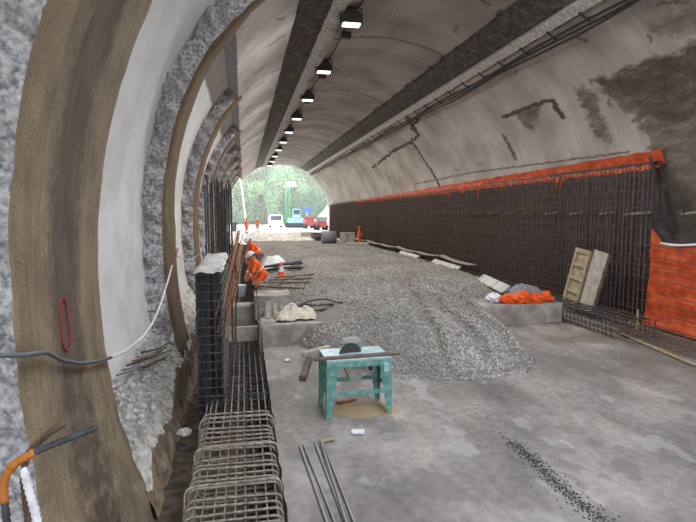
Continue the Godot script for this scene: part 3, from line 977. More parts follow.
# ------------------------------------------------------------------ right side
func build_reinforcement_wall():
	var t := thing("reinforcement_wall", "tall wall of rusty vertical bars lining the right side", "rebar wall")
	for k in 298:
		var z := -11.82 - 0.172 * k + rng.randf_range(-0.02, 0.02)
		var top := 4.28 - 0.0085 * (-11.8 - z) + rng.randf_range(-0.05, 0.06)
		bar("vertical_bar", Vector3(10.33 + rng.randf_range(-0.012, 0.012), -0.1, z), Vector3(10.36 + rng.randf_range(-0.015, 0.015), top, z + rng.randf_range(-0.03, 0.03)), 0.016, M.rust, t)
	for y in [0.42, 0.66, 0.95, 1.3, 1.62, 1.85, 2.15, 2.6, 3.1, 3.55, 3.95]:
		var st := mb(true)
		var pts := []
		var z := -8.4 if y < 2.2 else -11.6
		while z > -63.0:
			pts.append(Vector3(10.3 + 0.012 * sin(z * 2.0 + y) - (0.12 * clampf((z + 11.6) / 3.0, 0, 1)), y - 0.004 * (-11.8 - z) + 0.02 * sin(z * 0.7 + y * 5.0) - 0.25 * y * clampf((z + 11.6) / 3.0, 0, 1) * 0.4, z))
			z -= 1.3
		tube(st, pts, 0.011, 5)
		obj("horizontal_bar", done(st), M.rust, t)
	var back := mb(true)
	for k in 150:
		var z := -11.9 - 0.34 * k
		tube(back, [Vector3(10.52, -0.1, z), Vector3(10.53, 4.1 - 0.0085 * (-11.8 - z), z)], 0.014, 5)
	var bk := obj("rear_bars", done(back), M.rust, t)
	bk.set_meta("kind", "stuff")

	# orange membrane above the bars, in lapped sheets
	var z := -11.75
	var k := 0
	while z > -46.0:
		var z1 := z - 4.6
		var zz := z
		var st := mb(true)
		grid(st, 8, 30, func(i: int, j: int):
			var q := lerpf(zz, z1 - 0.1, j / 30.0)
			var far := clampf((-11.7 - q) / 34.0, 0.0, 1.0)
			var hi := lerpf(4.62, 4.15, far) + 0.05 * rough.get_noise_1d(q * 1.5)
			var lo := (lerpf(4.12, 3.85, far) - 0.9 * maxf(0.0, 3.0 * rough.get_noise_1d(q * 1.7 + 5.0) - 0.9) * (1.0 - far)) + 0.08 * fine.get_noise_1d(q)
			var y := lerpf(lo, hi, i / 8.0)
			var x := CX + sqrt(R * R - pow(y - CY, 2.0)) - 0.05 - 0.05 * absf(rough.get_noise_2d(y * 2.0, q * 2.0))
			if y < 4.25: x = minf(x, 10.57)
			return Vector3(x, y, q))
		var words: String = ["nearest the camera", "second from the camera", "third from the camera", "fourth from the camera"][mini(k, 3)] if k < 4 else ["fifth from the camera", "sixth from the camera", "seventh from the camera", "farthest away"][mini(k - 4, 3)]
		tag(obj("orange_membrane", done(st), M.orange_sheet), "orange membrane sheet above the rusty bar wall, %s" % words, "membrane", "orange sheets over the bar wall")
		z = z1
		k += 1
	# dark blue edge of the membrane at the near end of the wall
	var e := mb(true)
	grid(e, 14, 4, func(i: int, j: int):
		var u := i / 14.0
		return Vector3(10.56 + 0.04 * sin(u * 7.0) - 0.03 * j, lerpf(4.45, 2.3, u), lerpf(-12.15, -11.25, u) + 0.07 * j - 0.05 * sin(u * 9.0)))
	tag(obj("membrane_flap", done(e), M.navy_sheet), "dark blue flap of membrane at the near end of the bar wall", "membrane")
	# orange mesh sheet before the lower wall at the right edge
	e = mb(true)
	grid(e, 24, 40, func(i: int, j: int):
		var q := lerpf(-11.75, -5.6, j / 40.0)
		var y := lerpf(0.03, 2.2 + 0.04 * sin(q * 3.0) + 0.35 * clampf((-11.3 - q) / 0.4, 0, 1), i / 24.0)
		return Vector3(10.44 - 0.05 * rough.get_noise_2d(y * 2.2, q * 1.0) - 0.12 * pow(1.0 - i / 24.0, 3.0), y, q))
	var mesh_sheet := thing("orange_barrier_sheet", "orange plastic sheet with white hem before the wall, right edge", "sheet")
	obj("sheet", done(e), M.orange_sheet, mesh_sheet)
	e = mb(true)
	var hem := []
	for j in 20:
		var q := lerpf(-11.4, -5.6, j / 19.0)
		hem.append(Vector3(10.42, 2.22 + 0.04 * sin(q * 3.0), q))
	tube(e, hem, 0.035, 7)
	obj("hem", done(e), M.white_paint, mesh_sheet)

	# anchor pipes that stick out of the wall
	var names := ["first", "second", "third", "fourth", "fifth", "sixth", "seventh", "eighth", "ninth", "tenth", "eleventh", "twelfth"]
	for i in 13:
		var q := -12.02 - 1.4 * (i - 1)
		var long := 0.62 if i == 1 else 0.3
		if i == 0: q = -10.9
		var at := Vector3(10.46 if i > 0 else 10.74, 2.95, q)
		var label := "short rusty pipe sticking out of the bare wall at the right edge" if i == 0 else ("long pipe sticking out of the bar wall at its near end" if i == 1 else "short pipe sticking out of the bar wall, %s from its near end" % names[i - 1])
		var p := thing("anchor_pipe", label, "pipe", at, 0.0, "anchor pipes in the right wall")
		var st := mb(true)
		tube(st, [Vector3(0.14, 0.03, 0), Vector3(-long, -0.02, 0)], 0.045, 10, false)
		tube(st, [Vector3(-long, -0.02, 0), Vector3(0.1, 0.03, 0)], 0.034, 10, false)
		obj("pipe", done(st), M.grey_bar, p)
		st = mb(true)
		tube(st, [Vector3(-long + 0.05, -0.02, 0), Vector3(-long + 0.1, -0.02, 0)], 0.062, 8)
		box(st, Vector3(0.06, 0.1, 0.04), Vector3(-long + 0.075, 0.07, 0), Basis.IDENTITY, 0.0)
		obj("clamp", done(st), M.rust, p)

	# planks of the walkway in front of the bars
	var knots := [[-21.6, 0.70], [-25.2, 0.82], [-29.0, 0.72], [-33.0, 0.76], [-37.2, 0.68], [-41.5, 0.72], [-46.0, 0.66]]
	for i in 6:
		var st := mb(false)
		grid(st, 1, 12, func(a: int, j: int):
			var u := j / 12.0
			return Vector3(9.78 + 0.3 * a, lerpf(knots[i][1], knots[i + 1][1], u) - 0.07 * sin(PI * u), lerpf(knots[i][0] + 0.25, knots[i + 1][0], u)))
		grid(st, 1, 12, func(a: int, j: int):
			var u := j / 12.0
			return Vector3(9.78, lerpf(knots[i][1], knots[i + 1][1], u) - 0.07 * sin(PI * u) - 0.05 * a, lerpf(knots[i][0] + 0.25, knots[i + 1][0], u)))
		grid(st, 1, 12, func(a: int, j: int):
			var u := j / 12.0
			return Vector3(9.78 + 0.3 * a, lerpf(knots[i][1], knots[i + 1][1], u) - 0.07 * sin(PI * u) - 0.05, lerpf(knots[i][0] + 0.25, knots[i + 1][0], u)), null, true)
		grid(st, 1, 1, func(a: int, j: int): return Vector3(9.78 + 0.3 * a, knots[i][1] - 0.05 * j, knots[i][0] + 0.25))
		tag(obj("walkway_plank", done(st), M.grey_wood), "sagging pale plank along the bar wall, %s from the camera" % ["first", "second", "third", "fourth", "fifth", "sixth"][i], "plank", "planks of the walkway along the bars")

	# low cage of the footing at the foot of the wall
	var c := thing("footing_cage", "low cage of bent bars at the foot of the bar wall", "rebar cage", Vector3(9.2, 0, 0))
	var sm := mb(true)
	tube(sm, rounded_path([Vector3(-0.6, 0.0, 0), Vector3(-0.62, 0.4, 0), Vector3(0.62, 0.4, 0), Vector3(0.6, 0.0, 0)], 0.07, 3), 0.013, 5)
	var stirrup := done(sm)
	for i in 40:
		var o := obj("stirrup", stirrup, M.dark_bar, c)
		o.position = Vector3(rng.randf_range(-0.02, 0.02), rng.randf_range(-0.02, 0.02), -10.75 - 0.16 * i - (0.9 if i > 22 else 0.0))
		o.rotation.x = rng.randf_range(-0.08, 0.08)
	for i in 9:
		var x := -0.6 + 0.15 * i
		bar("longitudinal_bar", Vector3(x, 0.42 if i % 2 else 0.05, -9.9 + 0.6 * sin(i * 2.3)), Vector3(x + 0.02, 0.42 if i % 2 else 0.05, -27.0), 0.012, M.rust, c)
	for y in [0.12, 0.25]:
		bar("longitudinal_bar", Vector3(-0.62, y, -10.5), Vector3(-0.62, y, -20.0), 0.012, M.grey_bar, c)
	# loose mat of bars lying before it, and a batten
	var mat := thing("bar_mat", "loose mat of thin rusty bars lying by the orange sheet", "rebar mat", Vector3(9.6, 0.04, -10.0))
	for i in 9:
		bar("mat_bar", Vector3(-0.75 + 0.17 * i, 0.03, 1.9 - 0.1 * (i % 3)), Vector3(-0.68 + 0.165 * i, 0.10, -1.6), 0.009, M.rust, mat)
	for i in 10:
		bar("mat_bar", Vector3(-0.8, 0.05, 1.5 - 0.3 * i), Vector3(0.75, 0.08, 1.55 - 0.3 * i), 0.008, M.rust, mat)
	var bt := mb(false)
	box(bt, Vector3(0.07, 0.045, 2.6), Vector3.ZERO, Basis.IDENTITY, 0.006)
	var batten := obj("wood_batten", done(bt), M.wood)
	batten.transform = Transform3D(Basis(Vector3.UP, -0.17), Vector3(8.79, 0.04, -9.65))
	tag(batten, "long thin wooden batten on the slab at the right edge", "batten")
	bt = mb(false)
	box(bt, Vector3(0.05, 0.55, 0.04), Vector3(0, 0.275, 0), Basis.IDENTITY, 0.005)
	var stake := obj("wood_stake", done(bt), M.wood)
	stake.transform = Transform3D(Basis(Vector3.RIGHT, 0.25) * Basis(Vector3.BACK, 0.2), Vector3(9.5, 0.1, -11.0))
	tag(stake, "short wooden stake leaning by the loose bar mat", "stake")

	# two formwork panels leaning on the bars
	var lean := Basis(Vector3.BACK, -0.16)
	var p1 := thing("formwork_panel", "brown formwork panel with cross battens leaning on the bar wall", "formwork panel", Vector3(9.5, 0.2, -13.72), 0.0, "formwork panels leaning on the bars")
	p1.basis = lean * Basis(Vector3.RIGHT, 0.12)
	var f := mb(false)
	box(f, Vector3(0.03, 1.74, 0.68), Vector3(0.03, 0.87, 0), Basis.IDENTITY, 0.003)
	obj("board", done(f), M.wood, p1)
	for s in [-1, 1]:
		f = mb(false)
		box(f, Vector3(0.08, 1.74, 0.08), Vector3(-0.025, 0.87, 0.3 * s), Basis.IDENTITY, 0.006)
		obj("side_batten", done(f), M.wood, p1)
	for i in 5:
		f = mb(false)
		box(f, Vector3(0.07, 0.09, 0.52), Vector3(-0.02, 0.06 + 0.4 * i, 0), Basis.IDENTITY, 0.006)
		obj("cross_batten", done(f), M.wood, p1)
	var p2 := thing("formwork_panel", "smooth pale formwork panel leaning on the bar wall, nearer the camera", "formwork panel", Vector3(9.48, 0.2, -12.98), 0.0, "formwork panels leaning on the bars")
	p2.basis = lean * Basis(Vector3.RIGHT, 0.14)
	f = mb(false)
	box(f, Vector3(0.03, 1.74, 0.62), Vector3(0, 0.87, 0), Basis.IDENTITY, 0.003)
	obj("board", done(f), M.grey_wood, p2)
	f = mb(false)
	box(f, Vector3(0.09, 1.74, 0.05), Vector3(0.03, 0.87, 0.3), Basis.IDENTITY, 0.006)
	box(f, Vector3(0.09, 1.74, 0.05), Vector3(0.03, 0.87, -0.3), Basis.IDENTITY, 0.006)
	obj("frame", done(f), M.old_wood, p2)

# ------------------------------------------------------------------ concrete steps, kerbs, and what lies on them
func block(called: String, size: Vector3, at: Vector3, mat: Material, label: String, category: String, turn := 0.0, group := "") -> MeshInstance3D:
	var st := mb(false)
	box(st, size, Vector3.ZERO, Basis.IDENTITY, 0.02)
	var o := obj(called, done(st), mat)
	o.position = at
	o.rotation.y = turn
	tag(o, label, category, group)
	return o

func build_steps():
	block("foundation_step", Vector3(2.6, 0.62, 0.9), Vector3(1.6, 0.145, -12.17), M.concrete, "low concrete step left of the gravel ramp, under the crumpled cloth", "concrete step", 0.02)
	block("foundation_step", Vector3(2.5, 0.62, 1.0), Vector3(7.3, 0.21, -13.12), M.concrete, "low concrete step right of the gravel ramp, under the orange heap", "concrete step", 0.03)
	block("foundation_step", Vector3(0.95, 0.66, 0.9), Vector3(0.72, 0.5, -14.05), M.concrete, "concrete block behind the first step beside the trench", "concrete step")
	block("kerb_board", Vector3(0.06, 0.34, 2.9), Vector3(7.85, 0.72, -15.4), M.pale_concrete, "pale slanting board edging the gravel behind the orange heap", "board", -0.2, "pale boards edging the gravel").rotation.z = -0.9
	block("kerb_board", Vector3(0.06, 0.34, 3.4), Vector3(8.4, 0.74, -20.9), M.pale_concrete, "pale slanting board edging the gravel, second from the orange heap", "board", -0.06, "pale boards edging the gravel").rotation.z = -0.9
	block("kerb_board", Vector3(0.06, 0.3, 3.4), Vector3(8.6, 0.72, -26.5), M.pale_concrete, "pale slanting board edging the gravel, farthest from the orange heap", "board", -0.03, "pale boards edging the gravel").rotation.z = -0.9
	# heap of orange bags with a grey sheet over them
	var bags := [[7.05, 0.62, -12.95, 0.2, "orange bag at the left of the heap on the right step"], [7.45, 0.66, -12.85, 0.25, "orange bag in front of the heap on the right step"], [7.85, 0.65, -12.87, 0.24, "orange bag under the grey sheet on the right step"], [8.2, 0.65, -12.98, 0.21, "orange bag at the right of the heap on the right step"]]
	for i in 4:
		var b: Array = bags[i]
		var o := obj("orange_bag", lump(b[3], 61 + i, 0.75, 0.35, 10, 14), M.orange_cloth)
		o.position = Vector3(b[0], b[1], b[2])
		o.scale = Vector3(1.15, 1.0, 0.9)
		tag(o, b[4], "bag", "orange bags on the right step")
	var st := mb(true)
	grid(st, 18, 14, func(i: int, j: int):
		var u := i / 18.0 * 2.0 - 1.0
		var v := j / 14.0 * 2.0 - 1.0
		return Vector3(7.65 + 0.48 * u, 0.98 - 0.16 * (u * u + v * v) + 0.07 * rough.get_noise_2d(u * 2.0, v * 2.0) + 0.04 * fine.get_noise_2d(u, v), -13.1 + 0.3 * v))
	tag(obj("grey_sheet", done(st), M.grey_cloth), "crumpled grey sheet thrown over the orange bags", "sheet")
	var w := obj("white_sack", lump(0.22, 71, 0.6, 0.35, 9, 12), M.white_bag)
	w.position = Vector3(6.72, 0.64, -13.1)
	tag(w, "small white plastic sack left of the orange bags", "sack")
	# crumpled cloth and hose on the left step
	st = mb(true)
	grid(st, 26, 16, func(i: int, j: int):
		var u := i / 26.0
		var v := j / 16.0
		var fold := maxf(0.0, 0.16 * sqrt(sin(PI * u)) * sin(u * 15.0 + 4.0 * v + 2.0 * rough.get_noise_2d(u * 3.0, v * 3.0)) * sin(PI * v)) + 0.2 * pow(sin(PI * u), 0.6) * pow(sin(PI * v), 0.6)
		return Vector3(0.72 + 0.95 * u + 0.1 * rough.get_noise_2d(v * 3.0, 7.0), 0.5 + fold + 0.04 * fine.get_noise_2d(u, v), -11.86 - 0.75 * v + 0.12 * rough.get_noise_2d(u * 4.0, 2.0) - 0.15 * u), null, true)
	tag(obj("crumpled_cloth", done(st), M.cloth), "crumpled beige cloth lying on the left concrete step", "cloth")
	st = mb(true)
	var pts := []
	for k in 46:
		var a := TAU * k / 15.0
		pts.append(Vector3(1.75 + (0.34 + 0.01 * k * 0.3) * cos(a), 0.56 + 0.004 * k + 0.05 * sin(a * 1.5), -12.75 + 0.3 * sin(a)))
	for k in 6: pts.append(pts[-1] + Vector3(0.12, -0.02, -0.05))
	tube(st, pts, 0.022, 6)
	tag(obj("coiled_hose", done(st), M.dark_bar), "dark hose coiled behind the crumpled cloth", "hose")
	for k in 3:
		var b := mb(false)
		box(b, Vector3(0.12, 0.4 - 0.07 * k, 0.06), Vector3(0, 0.2 - 0.035 * k, 0), Basis.IDENTITY, 0.006)
		var o := obj("board_offcut", done(b), M.grey_wood)
		o.transform = Transform3D(Basis(Vector3.UP, 0.4 * k) * Basis(Vector3.RIGHT, -0.2), Vector3(0.55 + 0.18 * k, 0.46, -12.45 - 0.1 * k))
		tag(o, ["upright board end left of the crumpled cloth", "short board end behind the crumpled cloth", "shortest board end beside the coiled hose"][k], "board", "board ends on the left step")

# ------------------------------------------------------------------ saw bench
func build_saw_bench():
	var t := thing("saw_bench", "turquoise table saw on splayed legs with plank across its top", "table saw", Vector3(1.62, 0, -7.58), 0.03)
	var st := mb(false)
	box(st, Vector3(0.98, 0.03, 0.66), Vector3(0, 0.85, 0), Basis.IDENTITY, 0.006)
	obj("table_top", done(st), M.teal_top, t)
	st = mb(false)
	for s in [-1, 1]:
		box(st, Vector3(0.97, 0.09, 0.02), Vector3(0, 0.79, 0.325 * s), Basis.IDENTITY, 0.004)
		box(st, Vector3(0.02, 0.09, 0.63), Vector3(0.475 * s, 0.79, 0), Basis.IDENTITY, 0.004)
	obj("apron", done(st), M.teal, t)
	# each leg is a folded sheet, wide at the top, narrow at the foot
	for sx in [-1, 1]:
		for sz in [-1, 1]:
			st = mb(false)
			var prof := PackedVector2Array([Vector2(0, 0.78), Vector2(-0.17 * sx, 0.78), Vector2(-0.055 * sx, 0.0), Vector2(0.015 * sx, 0.0)])
			extrude(st, prof, 0.014, Transform3D(Basis.IDENTITY, Vector3(0.482 * sx, 0, 0.33 * sz)))
			var prof2 := PackedVector2Array([Vector2(0, 0.78), Vector2(-0.17 * sz, 0.78), Vector2(-0.06 * sz, 0.0), Vector2(0.01 * sz, 0.0)])
			extrude(st, prof2, 0.014, Transform3D(Basis(Vector3(0, 0, 1), Vector3.UP, Vector3(-1, 0, 0)), Vector3(0.487 * sx, 0, 0.33 * sz)))
			var leg := obj("leg", done(st), M.teal, t)
			leg.rotation = Vector3(0.0, 0, 0)
			var bm := mb(true)
			tube(bm, [Vector3(0.49 * sx, 0.62, 0.24 * sz), Vector3(0.5 * sx, 0.62, 0.24 * sz)], 0.018, 8)
			obj("bolt", done(bm), M.black, leg)
	for sz in [-1, 1]:
		st = mb(false)
		box(st, Vector3(0.92, 0.07, 0.016), Vector3(0, 0.36, 0.325 * sz), Basis.IDENTITY, 0.004)
		obj("cross_bar", done(st), M.teal, t)
	for sx in [-1, 1]:
		st = mb(false)
		box(st, Vector3(0.016, 0.07, 0.62), Vector3(0.478 * sx, 0.36, 0), Basis.IDENTITY, 0.004)
		obj("cross_bar", done(st), M.teal, t)
	# blade, guard, motor and chute
	st = mb(false)
	var teeth := PackedVector2Array()
	for k in 72:
		var a := TAU * k / 72.0
		var r := 0.19 if k % 2 else 0.178
		teeth.append(Vector2(cos(a), sin(a)) * r)
	extrude(st, teeth, 0.006, Transform3D(Basis(Vector3.UP, 0.15), Vector3(-0.06, 0.83, -0.02)))
	obj("blade", done(st), M.housing, t)
	st = mb(true)
	var hood := PackedVector2Array()
	for k in 13:
		var a := PI * k / 12.0
		hood.append(Vector2(0.2 * cos(a), 0.1 * sin(a)))
	extrude(st, hood, 0.07, Transform3D(Basis(Vector3.UP, 0.15), Vector3(0.0, 0.97, -0.16)))
	obj("blade_guard", done(st), M.steel, t)
	st = mb(false)
	box(st, Vector3(0.04, 0.2, 0.012), Vector3(0.14, 0.93, -0.12), Basis(Vector3.BACK, -0.3), 0.002)
	obj("riving_knife", done(st), M.steel, t)
	st = mb(false)
	extrude(st, PackedVector2Array([Vector2(-0.2, 0.78), Vector2(0.16, 0.78), Vector2(0.1, 0.5), Vector2(-0.06, 0.46)]), 0.22, Transform3D(Basis.IDENTITY, Vector3(-0.02, 0, 0)))
	obj("dust_chute", done(st), M.steel, t)
	st = mb(true)
	var mxf := Transform3D(Basis(Vector3.RIGHT, PI * 0.5), Vector3(0.2, 0.68, 0.02))
	lathe(st, [Vector2(0.0, -0.12), Vector2(0.06, -0.12), Vector2(0.085, -0.1), Vector2(0.085, 0.12), Vector2(0.09, 0.13), Vector2(0.09, 0.17), Vector2(0.06, 0.19), Vector2(0.0, 0.19)], 18, mxf)
	var mo := obj("motor", done(st), M.steel, t)
	st = mb(true)
	lathe(st, [Vector2(0.0, 0.19), Vector2(0.035, 0.19), Vector2(0.035, 0.215), Vector2(0.0, 0.22)], 12, mxf)
	obj("motor_cap", done(st), M.housing, mo)
	st = mb(false)
	box(st, Vector3(0.09, 0.13, 0.05), Vector3(0.4, 0.72, 0.35), Basis.IDENTITY, 0.006)
	obj("switch_box", done(st), M.teal_top, t)
	st = mb(false)
	box(st, Vector3(1.32, 0.028, 0.11), Vector3.ZERO, Basis.IDENTITY, 0.004)
	var plank := obj("brown_plank", done(st), M.old_wood)
	plank.transform = Transform3D(Basis(Vector3.UP, 0.06), Vector3(1.62, 0.881, -7.34))
	tag(plank, "long dark plank lying across the turquoise saw bench", "plank")
	# cone of sawdust under the bench
	st = mb(true)
	grid(st, 12, 36, func(i: int, j: int):
		var r := i / 12.0
		var a := TAU * j / 36.0
		var wob := 1.0 + 0.18 * rough.get_noise_2d(cos(a) * 1.3, sin(a) * 1.3)
		return Vector3(1.78 + 0.52 * r * wob * cos(a), 0.008 + 0.06 * pow(1.0 - r, 1.4) + 0.012 * fine.get_noise_2d(r * cos(a), r * sin(a)) * (1.0 - r) - 0.012 * r * r, -7.5 + 0.34 * r * wob * sin(a)))
	tag(obj("sawdust_heap", done(st), M.sawdust), "low heap of tan sawdust under the saw bench", "sawdust", "", "stuff")
	st = mb(false)
	box(st, Vector3(0.34, 0.03, 0.07), Vector3.ZERO, Basis.IDENTITY, 0.004)
	var stick := obj("wood_strip", done(st), M.red_rust)
	stick.transform = Transform3D(Basis(Vector3.UP, 0.25), Vector3(1.55, 0.02, -7.85))
	tag(stick, "reddish strip of wood on the floor beneath the saw bench", "wood strip")

# ------------------------------------------------------------------ trench on the left
func build_trench_cage():
	var t := thing("trench_cage", "long cage of dusty bent stirrups in the trench at the front", "rebar cage", Vector3(-0.14, 0, 0))
	var sm := mb(true)
	var loop := rounded_path([Vector3(0, -0.62, 0), Vector3(-0.49, -0.62, 0), Vector3(-0.5, 0, 0), Vector3(0.5, 0, 0), Vector3(0.49, -0.62, 0), Vector3(0, -0.62, 0)], 0.1, 4)
	tube(sm, loop, 0.0145, 6)
	var stirrup := done(sm)
	for k in 35:
		var o := obj("stirrup", stirrup, M.grey_bar, t)
		var tall := k % 7 == 3
		o.position = Vector3(rng.randf_range(-0.012, 0.012), (0.07 if tall else -0.03) + rng.randf_range(-0.012, 0.012), -3.3 - 0.132 * k)
		o.rotation = Vector3(-0.55 + rng.randf_range(-0.03, 0.03), rng.randf_range(-0.03, 0.03), rng.randf_range(-0.015, 0.015))
		if tall: o.scale = Vector3(1.03, 1.1, 1.1)
	for k in 9:
		var x := -0.44 + 0.11 * k
		bar("longitudinal_bar", Vector3(x, -0.09, -2.6), Vector3(x + rng.randf_range(-0.02, 0.02), -0.16, -12.8 if x > -0.2 else -8.8), 0.0115, M.grey_bar, t)
	for k in 7:
		var x := -0.42 + 0.14 * k
		bar("longitudinal_bar", Vector3(x, -0.6, -2.6), Vector3(x, -0.62, -12.8 if x > -0.2 else -8.8), 0.012, M.rust, t)
	for s in [-1, 1]:
		for y in [-0.2, -0.36, -0.5]:
			bar("side_bar", Vector3(0.5 * s, y, -2.6), Vector3(0.5 * s, y, -12.8 if s > 0 else -8.8), 0.0105, M.grey_bar, t)
	for k in 24:
		var z := -8.6 - 0.175 * k
		bar("cross_bar", Vector3(-0.22, -0.13, z), Vector3(0.5, -0.13 + rng.randf_range(-0.02, 0.02), z + rng.randf_range(-0.03, 0.03)), 0.008, M.dark_bar, t)
	# dense dark mat standing across the cage where the next section begins
	for k in 12:
		bar("upright_bar", Vector3(-0.5 + 0.09 * k, -0.6, -8.62), Vector3(-0.5 + 0.09 * k, -0.02, -8.75), 0.009, M.dark_bar, t)
	for k in 6:
		bar("cross_bar", Vector3(-0.53, -0.5 + 0.09 * k, -8.65), Vector3(0.51, -0.5 + 0.09 * k, -8.65), 0.009, M.dark_bar, t)
	# boards closing the trench further back
	block("trench_board", Vector3(0.95, 0.4, 0.08), Vector3(-0.12, -0.02, -12.95), M.grey_wood, "pale board across the trench behind the bar cage", "board")
	block("trench_block", Vector3(0.8, 0.6, 0.6), Vector3(-0.05, 0.2, -14.3), M.concrete, "rough concrete block standing in the trench behind the cage", "block", 0.05)

func build_pier():
	# upright cage box at the left of the trench, inner rows of bars added to darken the inside, debris on top
	var t := thing("wall_cage", "upright cage of dense bars beside the trench with debris on top", "rebar cage", Vector3(-0.6, -1.0, -9.0))
	for k in 5:
		var x := -0.2 + 0.1 * k
		bar("upright_bar", Vector3(x, 0.1, 0), Vector3(x, 3.0, 0), 0.011, M.dark_bar, t)
	for k in 16:
		bar("upright_bar", Vector3(-0.2, 0.1, -0.2 * k - 0.2), Vector3(-0.2, 3.0, -0.2 * k - 0.2), 0.012, M.dark_bar, t)
		bar("upright_bar", Vector3(-0.07, 0.1, -0.2 * k - 0.16), Vector3(-0.07, 2.98, -0.2 * k - 0.16), 0.012, M.dark_bar, t)
		bar("upright_bar", Vector3(0.08, 0.1, -0.2 * k - 0.13), Vector3(0.08, 2.98, -0.2 * k - 0.13), 0.012, M.dark_bar, t)
		bar("upright_bar", Vector3(0.2, 0.1, -0.2 * k - 0.1), Vector3(0.2, 3.0 + 0.05 * sin(k * 4.0), -0.2 * k - 0.1), 0.011, M.dark_bar, t)
	var hoop := mb(true)
	tube(hoop, rounded_path([Vector3(0, 0, -3.3), Vector3(-0.22, 0, -3.3), Vector3(-0.22, 0, 0.03), Vector3(0.22, 0, 0.03), Vector3(0.22, 0, -3.3), Vector3(0, 0, -3.3)], 0.05, 3), 0.011, 6)
	var hm := done(hoop)
	for k in 19:
		var o := obj("hoop", hm, M.dark_bar, t)
		o.position = Vector3(0, 0.25 + 0.15 * k, rng.randf_range(-0.02, 0.02))
	var st := mb(true)
	grid(st, 10, 30, func(i: int, j: int):
		var x := lerpf(-0.24, 0.24, i / 10.0)
		var z := lerpf(0.06, -3.4, j / 30.0)
		var edge := 0.0 if i > 0 and i < 10 and j > 0 and j < 30 else -0.06
		return Vector3(x + 0.03 * rough.get_noise_2d(z * 3.0, x), 3.05 + edge + 0.07 * rough.get_noise_2d(x * 3.0, z * 2.0), z), null, true)
	obj("debris_top", done(st), M.pale_concrete, t)
	# tall starter bars further back
	var tb := thing("starter_bars", "cluster of tall dark upright bars by the left wall", "rebar cage", Vector3(-0.6, 0, -13.0))
	for k in 26:
		var row := k / 13
		var z := -0.16 * (k % 13) - 2.4 * row
		var x := -0.28 + 0.046 * (k % 13) + rng.randf_range(-0.012, 0.012)
		bar("upright_bar", Vector3(x, -1.05, z), Vector3(x + rng.randf_range(-0.03, 0.02), 3.70 + rng.randf_range(-0.12, 0.2), z), 0.02, M.dark_bar, tb)
	for k in 7:
		bar("tie_bar", Vector3(0.27, 0.3 + 0.5 * k, 0.1), Vector3(0.05, 0.3 + 0.5 * k, -5.4), 0.012, M.dark_bar, tb)
	# bundle of rusty bars lying along the trench, raised at the far end
	var rb := thing("rusty_bar_bundle", "rusty bundle of bars sloping up along the trench toward the workers", "rebar bundle", Vector3(-0.2, 0, 0))
	for k in 26:
		var off := rng.randf_range(-0.07, 0.09)
		var hh := rng.randf_range(-0.28, 0.36)
		bar("bar", Vector3(-0.22 + off * 1.3, 0.92 + hh * 0.8, -9.1 - rng.randf_range(0, 1.6)), Vector3(0.1 + off * 1.6, 2.0 + hh * 1.6, -15.5 - rng.randf_range(0, 3.0)), 0.014, M.red_rust if k % 3 else M.rust, rb)
	for k in 3:
		bar("prop", Vector3(-0.05, -0.9, -10.2 - 2.6 * k), Vector3(-0.04 + 0.05 * k, 1.3 + 0.4 * k, -10.3 - 2.6 * k), 0.022, M.rust, rb)
	# handrail bar at the edge of the slab
	var h := thing("edge_rail", "thin rusty rail on posts along the right edge of trench", "rail", Vector3(0.3, 0, 0))
	bar("rail", Vector3(0.02, 0.55, -10.2), Vector3(0.02, 1.05, -16.5), 0.014, M.rust, h)
	for k in 4:
		bar("post", Vector3(0.02, -0.5, -10.3 - 2.0 * k), Vector3(0.02, 0.6 + 0.16 * k, -10.3 - 2.0 * k), 0.016, M.rust, h)

func ribbed(pts: Array, r: float) -> ArrayMesh:          # a bar with rolled ribs
	var fine_pts := []
	var rad := []
	for i in pts.size() - 1:
		var n := maxi(1, int(pts[i].distance_to(pts[i + 1]) / 0.012))
		for k in n:
			fine_pts.append(pts[i].lerp(pts[i + 1], float(k) / n))
			rad.append(r if fine_pts.size() % 2 else r * 1.32)
	fine_pts.append(pts[-1])
	rad.append(r)
	var st := mb(true)
	tube(st, fine_pts, rad, 9)
	return done(st)

